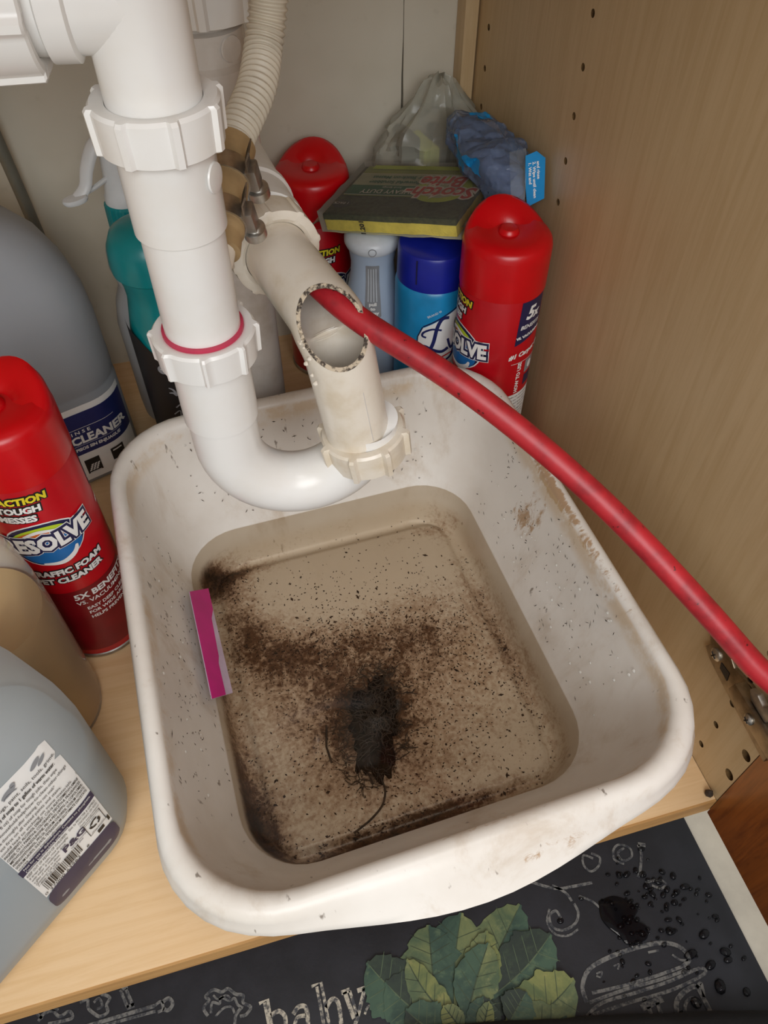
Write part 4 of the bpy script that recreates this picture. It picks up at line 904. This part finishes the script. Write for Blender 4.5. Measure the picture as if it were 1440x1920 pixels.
# ================================================================== bag of sponges in the back corner
b = thing('sponge_bag', 'cloudy clear plastic bag of sponges in the back right corner', 'bag', (-.04, .551, 0), world=True)
def sponge_at(name, x, y, z0, z1, w, d_, rz, tilt, mat):
    Mx = Matrix.Translation((x, y, z0)) @ Matrix.Rotation(rz, 4, 'Z') @ Matrix.Rotation(tilt, 4, 'Y')
    return build(name, wob(gridbox(-w/2, w/2, -d_/2, d_/2, 0, z1-z0, Mx, 6, 4), .001, 150), M[mat], b, angle=60, bevel=.002)
sponge_at('scrub_pad', -.0645, .558, .15, .229, .010, .036, .2, -.05, 'scrub_black')
sponge_at('sponge', -.0535, .552, .15, .222, .016, .038, .2, -.02, 'sp_lime')
sponge_at('scrub_pad', -.0395, .551, .15, .229, .010, .036, .3, .05, 'scrub_black')
sponge_at('scrub_pad', -.0275, .548, .15, .242, .008, .036, .4, .04, 'scrub')
mb = MB(); rr = []
prof_ = [(.03, .0005), (.042, .02), (.047, .10), (.047, .18), (.046, .22), (.044, .24), (.038, .254), (.030, .264), (.021, .274), (.016, .284), (.012, .291), (.004, .294)]
for i in range(34):
    q = i/33*(len(prof_)-1); i0 = min(int(q), len(prof_)-2); fq = q-i0; r = prof_[i0][0]*(1-fq)+prof_[i0+1][0]*fq; z = prof_[i0][1]*(1-fq)+prof_[i0+1][1]*fq
    ring = []
    for j in range(64):
        a = 2*PI*j/64; up_ = max(0, min(1, (z-.2)/.06))
        k = 1+(.08+.30*up_)*noise.noise(Vector((math.cos(a)*1.9, math.sin(a)*1.9, z*20)))+(.05+.12*up_)*noise.noise(Vector((math.cos(a)*5, math.sin(a)*5, z*60+4)))
        x = -.0465+.008*up_+r*k*math.cos(a)*1.16; y = .551+.012*up_*.5+r*k*math.sin(a)*.74
        ring.append(Vector((min(x, -.0018 if y < .568 else -.0145), min(y, .5905), max(.0003, z-.022*up_+.010*up_*noise.noise(Vector((math.cos(a)*2.2, math.sin(a)*2.2, 9)))))))
    rr.append(ring)
mb.rings(rr); build('bag_film', mb, M['bag_film'], b, angle=22)
# ================================================================== blue package beside it
b = thing('blue_package', 'crumpled blue film package with a bright blue card, against the right side panel', 'package', (-.035, .445, .216), world=True)
mb = MB(); rr = []
for i in range(44):
    q = i/43; ring = []
    for j in range(64):
        a = 2*PI*j/64; ex = .62
        w_ = .025*(math.sin(PI*min(max(q*.94+.03, 0), 1))**.5); h_ = (.021-.006*q)*(math.sin(PI*min(q*.94+.03, 1))**.5)+.001
        ca, sa = math.cos(a), math.sin(a)
        x = -.025-.010*q+w_*math.copysign(abs(ca)**ex, ca); z = .2445+.012*q+h_*math.copysign(abs(sa)**ex, sa); y = .402+.108*q
        p = Vector((x, y, z)); p += noise.noise_vector(p*48)*.006+noise.noise_vector(p*120)*.0034+noise.noise_vector(p*260)*.0014
        p.x = min(p.x, -.0012); p.z = max(p.z, .2165 if q < .55 else .19); ring.append(p)
    rr.append(ring)
mb.rings(rr); pf = build('package_film', mb, [M['blue_film'], M['blue_card'], M['olive']], b, angle=14)
for i, f in enumerate(pf.data.polygons):                # printed patches on the film
    ii, j = divmod(i, 64)
    if (ii > 30 and 6 < j < 16) or (16 < ii < 26 and 28 < j < 34) or (ii > 8 and 26 < j < 31 and ii < 18): f.material_index = 1
    elif ii > 34 and 2 < j < 7: f.material_index = 2
mb = MB(); rr = []
for i in range(14):
    q = i/13; ring = []
    for j in range(24):
        a = 2*PI*j/24; x = -.0245-.010*q+.018*math.cos(a)*math.sin(PI*(q*.9+.05))**.5; z = .244+.012*q+.014*math.sin(a)*math.sin(PI*(q*.9+.05))**.5; p = Vector((min(x, -.0035), .407+.098*q, z)); ring.append(p+noise.noise_vector(p*70)*.002)
    rr.append(ring)
mb.rings(rr); build('contents', mb, plain('periwinkle_cloth', (92, 106, 146), .8, var=.2, scale=60), b, angle=40)
# card: flat bright blue panel on the near end, facing the room
c0 = [CAM+ray(px, py)*(d_+.017) for px, py, d_ in ((985, 292, .575), (1003, 283, .578), (1022, 296, .58), (1021, 372, .592), (988, 388, .592), (982, 340, .585))]
nrm = (c0[2]-c0[0]).cross(c0[4]-c0[0]).normalized()
if nrm.dot(FW) > 0: nrm = -nrm
c0 = [p-nrm*((p-c0[0]).dot(nrm)) for p in c0]
def clampx(ps): mx = max(p.x for p in ps); return [p-Vector((max(0, mx+.0022), 0, 0)) for p in ps]
c0 = clampx(c0)
cdp = build('card', slabq(c0, nrm, .0006), M['blue_card'], b)
cv = (c0[4]-c0[0]).normalized(); cu = nrm.cross(cv).normalized()
cs = lambda u, v, e: c0[0]+cv*u+cu*v+nrm*(.0007+e)
if (c0[2]-c0[0]).dot(cu) < 0: cs = lambda u, v, e: c0[0]+cv*u-cu*v+nrm*(.0007+e)
decal('card_print', [txt(w, .0034, .005, .0035*i+.003, .0001, align='LEFT') for i, w in enumerate(('1. Wet and', '2. Wipe until clean', 'and rinse'))], M['white'], cs, cdp, .0002, 0, off=Vector(b.location))
fp = [CAM+ray(px, py)*(d_+.017) for px, py, d_ in ((955, 285, .577), (985, 278, .577), (988, 300, .577), (983, 380, .588), (958, 378, .588))]
fp = clampx(fp); mb = slabq(fp, nrm, .0004); build('film_flap', mb, M['film'], b)
# ================================================================== floor mat with chalk print
mz = -.0985
m_ = thing('floor_mat', 'charcoal kitchen mat with painted chard and chalk lettering on the floor below the cabinet', 'mat', (-.3, -.2, -.1035), world=True)
mp = build('mat_base', MB().box(-.78, .0165, -.62, .035, -.1034, mz), M['mat'], m_, bevel=.0015)
ms = lambda u, v, e: Vector((u, v, mz+e))
moff = Vector(m_.location)
def mp2(px, py): p = onz(px, py, mz); return (p.x, p.y)
def mdec(n, items, mat, e=.0004): return decal(n, items, M[mat], ms, mp, e, 0, off=moff)
def mstroke(pts, w=.0016, n=6): return stroke([mp2(*p) for p in pts], w, n)
# chard leaves: outline from base and tip
def leaf(bx, by, tx, ty, wpx, mat, e, seed, bend=0):
    B, T_ = Vector((*mp2(bx, by), 0)), Vector((*mp2(tx, ty), 0)); A_ = T_-B; L = A_.length; A_.normalize(); N_ = Vector((-A_.y, A_.x, 0))
    w_ = wpx*.00040; P1_, P2_ = [], []; n = 34
    cen_ = lambda q: B+A_*(L*q)+N_*(bend*L*math.sin(PI*q))
    for i in range(n+1):
        q = i/n; wd = w_*(.10+.90*math.sin(PI*min(1, max(0, (q-.12)/.9)))**.75 if q > .12 else .10)*(1-.25*q)
        if q > .97: wd *= .35
        k1 = 1+.2*noise.noise(Vector((q*8, seed, 0)))+.13*noise.noise(Vector((q*24, seed, 3))); k2 = 1+.2*noise.noise(Vector((q*8, seed+5, 0)))+.13*noise.noise(Vector((q*24, seed+5, 3)))
        c_ = cen_(q); P1_.append(c_+N_*wd*k1); P2_.append(c_-N_*wd*k2)
    vs_ = [(p.x, p.y) for p in P1_]+[(p.x, p.y) for p in P2_]; n1 = len(P1_)
    C_ = [cen_(i/n) for i in range(n+1)]; cs_ = [(p.x, p.y) for p in C_]; dk = {'leaf_a': 'leaf_b', 'leaf_c': 'leaf_a', 'leaf_b': 'leaf_d', 'leaf_d': 'leaf_d'}[mat]
    mdec('printed_leaf', [(vs_[:n1]+cs_, [(i, i+1, n1+i+1, n1+i) for i in range(n)])], mat if seed % 2 else dk, e)
    mdec('printed_leaf', [(cs_+vs_[n1:], [(i, i+1, n1+i+1, n1+i) for i in range(n)])], dk if seed % 2 else mat, e)
    mid = [cen_(q) for q in (0, .2, .4, .6, .8, .94)]; it = [stroke([(p.x, p.y) for p in mid], .0010, 4, True)]
    for i in range(4):
        q = .28+.15*i; c_ = cen_(q)
        for sg in (1, -1):
            d_ = cen_(q+.14)+N_*sg*w_*.72*(1-.2*q); it.append(stroke([(c_.x, c_.y), ((c_.x+d_.x)/2, (c_.y+d_.y)/2), (d_.x, d_.y)], .0005, 3, True))
    mdec('leaf_vein', it, 'vein' if mat in ('leaf_a', 'leaf_c') else 'vein_l', e+.00015)
LV = [(880, 1900, 975, 1696, 62, 'leaf_a', 1, 0), (850, 1900, 865, 1712, 66, 'leaf_a', 2, .03), (815, 1870, 803, 1735, 58, 'leaf_a', 3, 0), (920, 1870, 1032, 1752, 62, 'leaf_b', 4, -.05), (800, 1890, 688, 1805, 58, 'leaf_b', 5, .08), (905, 1900, 912, 1746, 40, 'leaf_c', 6, .04), (850, 1920, 722, 1842, 62, 'leaf_b', 7, .1),
      (870, 1930, 762, 1800, 34, 'leaf_c', 8, .08), (930, 1925, 1075, 1838, 64, 'leaf_c', 9, -.1), (870, 1930, 915, 1770, 46, 'leaf_a', 10, .02), (940, 1950, 1060, 1905, 50, 'leaf_a', 11, -.05), (860, 1960, 760, 1895, 48, 'leaf_b', 12, .05), (905, 1960, 905, 1870, 36, 'leaf_b', 13, 0), (950, 1925, 985, 1862, 36, 'leaf_b', 14, 0), (870, 1940, 830, 1888, 24, 'leaf_c', 15, 0), (900, 1950, 915, 1880, 18, 'leaf_c', 16, 0)]
bk_ = [leaf(880, 1930, 880, 1790, 120, 'leaf_d', .0002, 40)]
for i, (a, c_, e_, g, w_, mt_, sd, bd_) in enumerate(LV): leaf(a, c_, e_, g, w_, mt_, .0006+.0004*i, sd, bd_)
# chalk drawings
ch = [mstroke([(990, 1652), (1040, 1666), (1075, 1662), (1110, 1655)], .0022), mstroke([(1035, 1660), (1060, 1674), (1072, 1690)], .002),
      mstroke([(1112, 1610), (1094, 1604), (1094, 1622), (1108, 1634), (1122, 1624), (1124, 1608), (1108, 1600)], .0018), mstroke([(1170, 1590), (1158, 1600), (1168, 1614), (1184, 1606), (1180, 1590), (1160, 1584), (1150, 1594), (1152, 1612), (1170, 1620)], .0018), mstroke([(1196, 1584), (1202, 1600), (1200, 1632), (1196, 1645)], .0022), mstroke([(1196, 1583), (1210, 1585)], .003, 1),
      mstroke([(1052, 1722), (1042, 1708), (1030, 1718), (1036, 1738), (1056, 1744), (1078, 1732), (1084, 1712), (1076, 1694)], .002), mstroke([(1030, 1704), (1026, 1730), (1042, 1752), (1066, 1754), (1084, 1742)], .0016), mstroke([(1210, 1655), (1232, 1650), (1248, 1656), (1240, 1666), (1222, 1660)], .0018), mstroke([(1085, 1680), (1110, 1690), (1124, 1702)], .0016)]
mdec('chalk_scroll', ch, 'chalk_dim')
mdec('chalk_loaf', [mstroke([(1100, 1880), (1092, 1850), (1104, 1818), (1140, 1796), (1190, 1778), (1240, 1768), (1275, 1776), (1292, 1798), (1280, 1812)], .003), mstroke([(1280, 1812), (1230, 1830), (1170, 1848), (1110, 1862)], .0022), mstroke([(1105, 1880), (1170, 1856), (1240, 1836), (1288, 1818)], .0022), mstroke([(1100, 1905), (1130, 1880), (1190, 1862), (1260, 1838), (1310, 1816), (1320, 1826), (1260, 1856), (1180, 1880), (1105, 1905)], .0022), mstroke([(1118, 1826), (1128, 1822), (1126, 1832), (1118, 1830)], .0012), mstroke([(1150, 1812), (1160, 1808), (1158, 1818)], .0012), mstroke([(1215, 1786), (1235, 1782)], .0016), mstroke([(1260, 1790), (1275, 1800), (1290, 1800)], .0016)], 'chalk_dim')
mdec('chalk_letter', [mstroke([(1202, 1890), (1242, 1872)], .0045, 1), mstroke([(1216, 1888), (1224, 1915)], .003, 1), mstroke([(1232, 1880), (1242, 1908)], .003, 1), mstroke([(1272, 1912), (1268, 1880), (1285, 1858), (1305, 1850), (1318, 1870), (1334, 1902)], .0034), mstroke([(1284, 1905), (1286, 1880), (1300, 1872), (1310, 1890)], .0024), mstroke([(1306, 1852), (1314, 1844), (1320, 1870)], .0024)], 'chalk_dim')
def outl(pts, w=.0022): return mstroke(pts, w, 1)
wl = [outl([(486, 1882), (502, 1874), (510, 1925)]), outl([(496, 1880), (505, 1925)]), mstroke([(508, 1905), (522, 1896), (534, 1905), (536, 1925)], .003),
      mstroke([(550, 1902), (560, 1888), (574, 1890), (578, 1925)], .003), mstroke([(574, 1904), (558, 1908), (552, 1925)], .0026),
      outl([(584, 1850), (602, 1842), (618, 1925)]), outl([(594, 1850), (608, 1925)]), mstroke([(612, 1890), (622, 1874), (634, 1880), (640, 1920)], .003), outl([(640, 1862), (656, 1856)], .003), outl([(646, 1860), (664, 1910)], .003), outl([(656, 1858), (670, 1905)], .002), outl([(684, 1852), (670, 1910), (664, 1925)], .0026), outl([(670, 1858), (692, 1850)], .003),
      mstroke([(684, 1902), (690, 1888), (702, 1884), (712, 1890)], .0016), mstroke([(706, 1902), (718, 1888), (728, 1890)], .0014)]
mdec('chalk_word', wl, 'chalk')
fl_ = [mstroke([(390, 1905), (382, 1890), (392, 1876), (386, 1868), (400, 1856), (416, 1860), (428, 1854), (442, 1864), (456, 1866), (456, 1880), (470, 1888), (462, 1902), (450, 1906)], .0022), mstroke([(396, 1900), (398, 1880), (412, 1882), (414, 1870), (430, 1876), (440, 1872), (446, 1884), (456, 1890)], .0018), mstroke([(404, 1906), (420, 1890), (434, 1888), (440, 1900)], .0016), mstroke([(440, 1925), (442, 1905), (452, 1890)], .0022), mstroke([(400, 1866), (410, 1874), (424, 1866), (432, 1872)], .0014)]
mdec('chalk_flower', fl_, 'chalk_dim')
mdec('chalk_spoon', [outl([(160, 1925), (290, 1886)], .0026), outl([(170, 1930), (292, 1896)], .002), mstroke([(290, 1886), (302, 1878), (306, 1892), (296, 1898)], .002), mstroke([(304, 1880), (316, 1872), (324, 1882), (316, 1894), (306, 1892)], .0026), outl([(226, 1856), (240, 1890)], .0022), outl([(236, 1854), (250, 1886)], .0022), outl([(228, 1854), (240, 1850)], .003), outl([(238, 1890), (252, 1884)], .003),
      mstroke([(150, 1880), (164, 1874), (166, 1890), (176, 1900), (188, 1906), (202, 1898), (200, 1884), (206, 1870), (190, 1864)], .0022), mstroke([(176, 1880), (186, 1872), (192, 1886), (182, 1892)], .0018), mstroke([(72, 1915), (84, 1900), (100, 1896), (112, 1906), (130, 1896), (136, 1908), (120, 1914), (90, 1920)], .0022), mstroke([(80, 1910), (70, 1900), (84, 1890), (110, 1894)], .0018)], 'chalk_dim')
# spilt water on the mat
pud = [(1122, 1690), (1150, 1680), (1180, 1690), (1196, 1706), (1190, 1722), (1212, 1736), (1214, 1758), (1200, 1768), (1176, 1772), (1162, 1758), (1140, 1740), (1126, 1720)]
P = [mp2(*p) for p in pud]; P = [(p.x, p.y) for p in spline([(a, c_, 0) for a, c_ in P+P[:1]], 4)[:-1]]
pc = (sum(p[0] for p in P)/len(P), sum(p[1] for p in P)/len(P))
mb = MB().rings([[Vector((pc[0]+(x-pc[0])*k, pc[1]+(y-pc[1])*k, mz+.0005+h_)) for x, y in P] for k, h_ in ((1, 0), (.96, .0009), (.85, .0013), (.4, .0013))])
pd = build('puddle', mb, M['drop']); tag(pd, 'small dark water puddle on the charcoal mat near its right edge', 'puddle')
mb = MB(); random.seed(5)
dl = [(1255, 1745, 6), (1320, 1752, 9), (1325, 1690, 3), (1295, 1790, 9), (1360, 1785, 9), (1365, 1800, 7), (1332, 1810, 8), (1350, 1850, 12), (1395, 1797, 4), (1345, 1725, 4), (1400, 1860, 7), (1160, 1610, 4), (1175, 1640, 6), (1205, 1640, 6), (1215, 1650, 5), (1140, 1640, 4), (1090, 1685, 4), (1305, 1880, 9), (1280, 1905, 8), (1240, 1745, 5)]
for q in range(80): dl.append((random.gauss(1215, 45), random.gauss(1685, 38), random.uniform(2, 7)))
for q in range(25): dl.append((random.gauss(1220, 70), random.gauss(1790, 30), random.uniform(2, 5)))
for px, py, r in dl:
    x, y = mp2(px, py); r *= .00042; el_ = random.uniform(1, 1.6)
    if x > .012: continue
    mb.lathe([(r, 0), (r*.92, r*.25), (r*.6, r*.5), (r*.05, r*.62)], 10, (x, y, mz+.0003), (0, 0, 1), sx=el_*.9, sy=.9, mod=lambda a, q_, z_: 1+.15*math.sin(2*a+px))
o = build('spilt_drops', mb, M['drop']); tag(o, 'scattered water drops on the charcoal mat below the right side panel', 'water drops', kind='stuff')
# dark cloth edge at the very bottom right
mb = MB(); pth = [onz(px, py, -.088) for px, py in ((1500, 1930), (1420, 1934), (1300, 1938), (1150, 1944), (1000, 1952), (850, 1962), (760, 1972))]
mb.tube(spline(pth, 5), .0125, 20); wob(mb, .0012, 60)
o = build('black_cloth', mb, M['cloth']); tag(o, 'rolled edge of black cloth on the mat at the bottom right corner', 'cloth')
# wood chip at the floor corner
mb = MB().lathe([(.002, 0), (.003, .0015), (.0022, .004), (.0008, .0048)], 7, (-.0038, .0055, .0002)); wob(mb, .0012, 400)
o = build('wood_chip', mb, M['grime'], smooth=False); tag(o, 'small brown crumb of chipped board at the front right corner of the cabinet floor', 'chip')
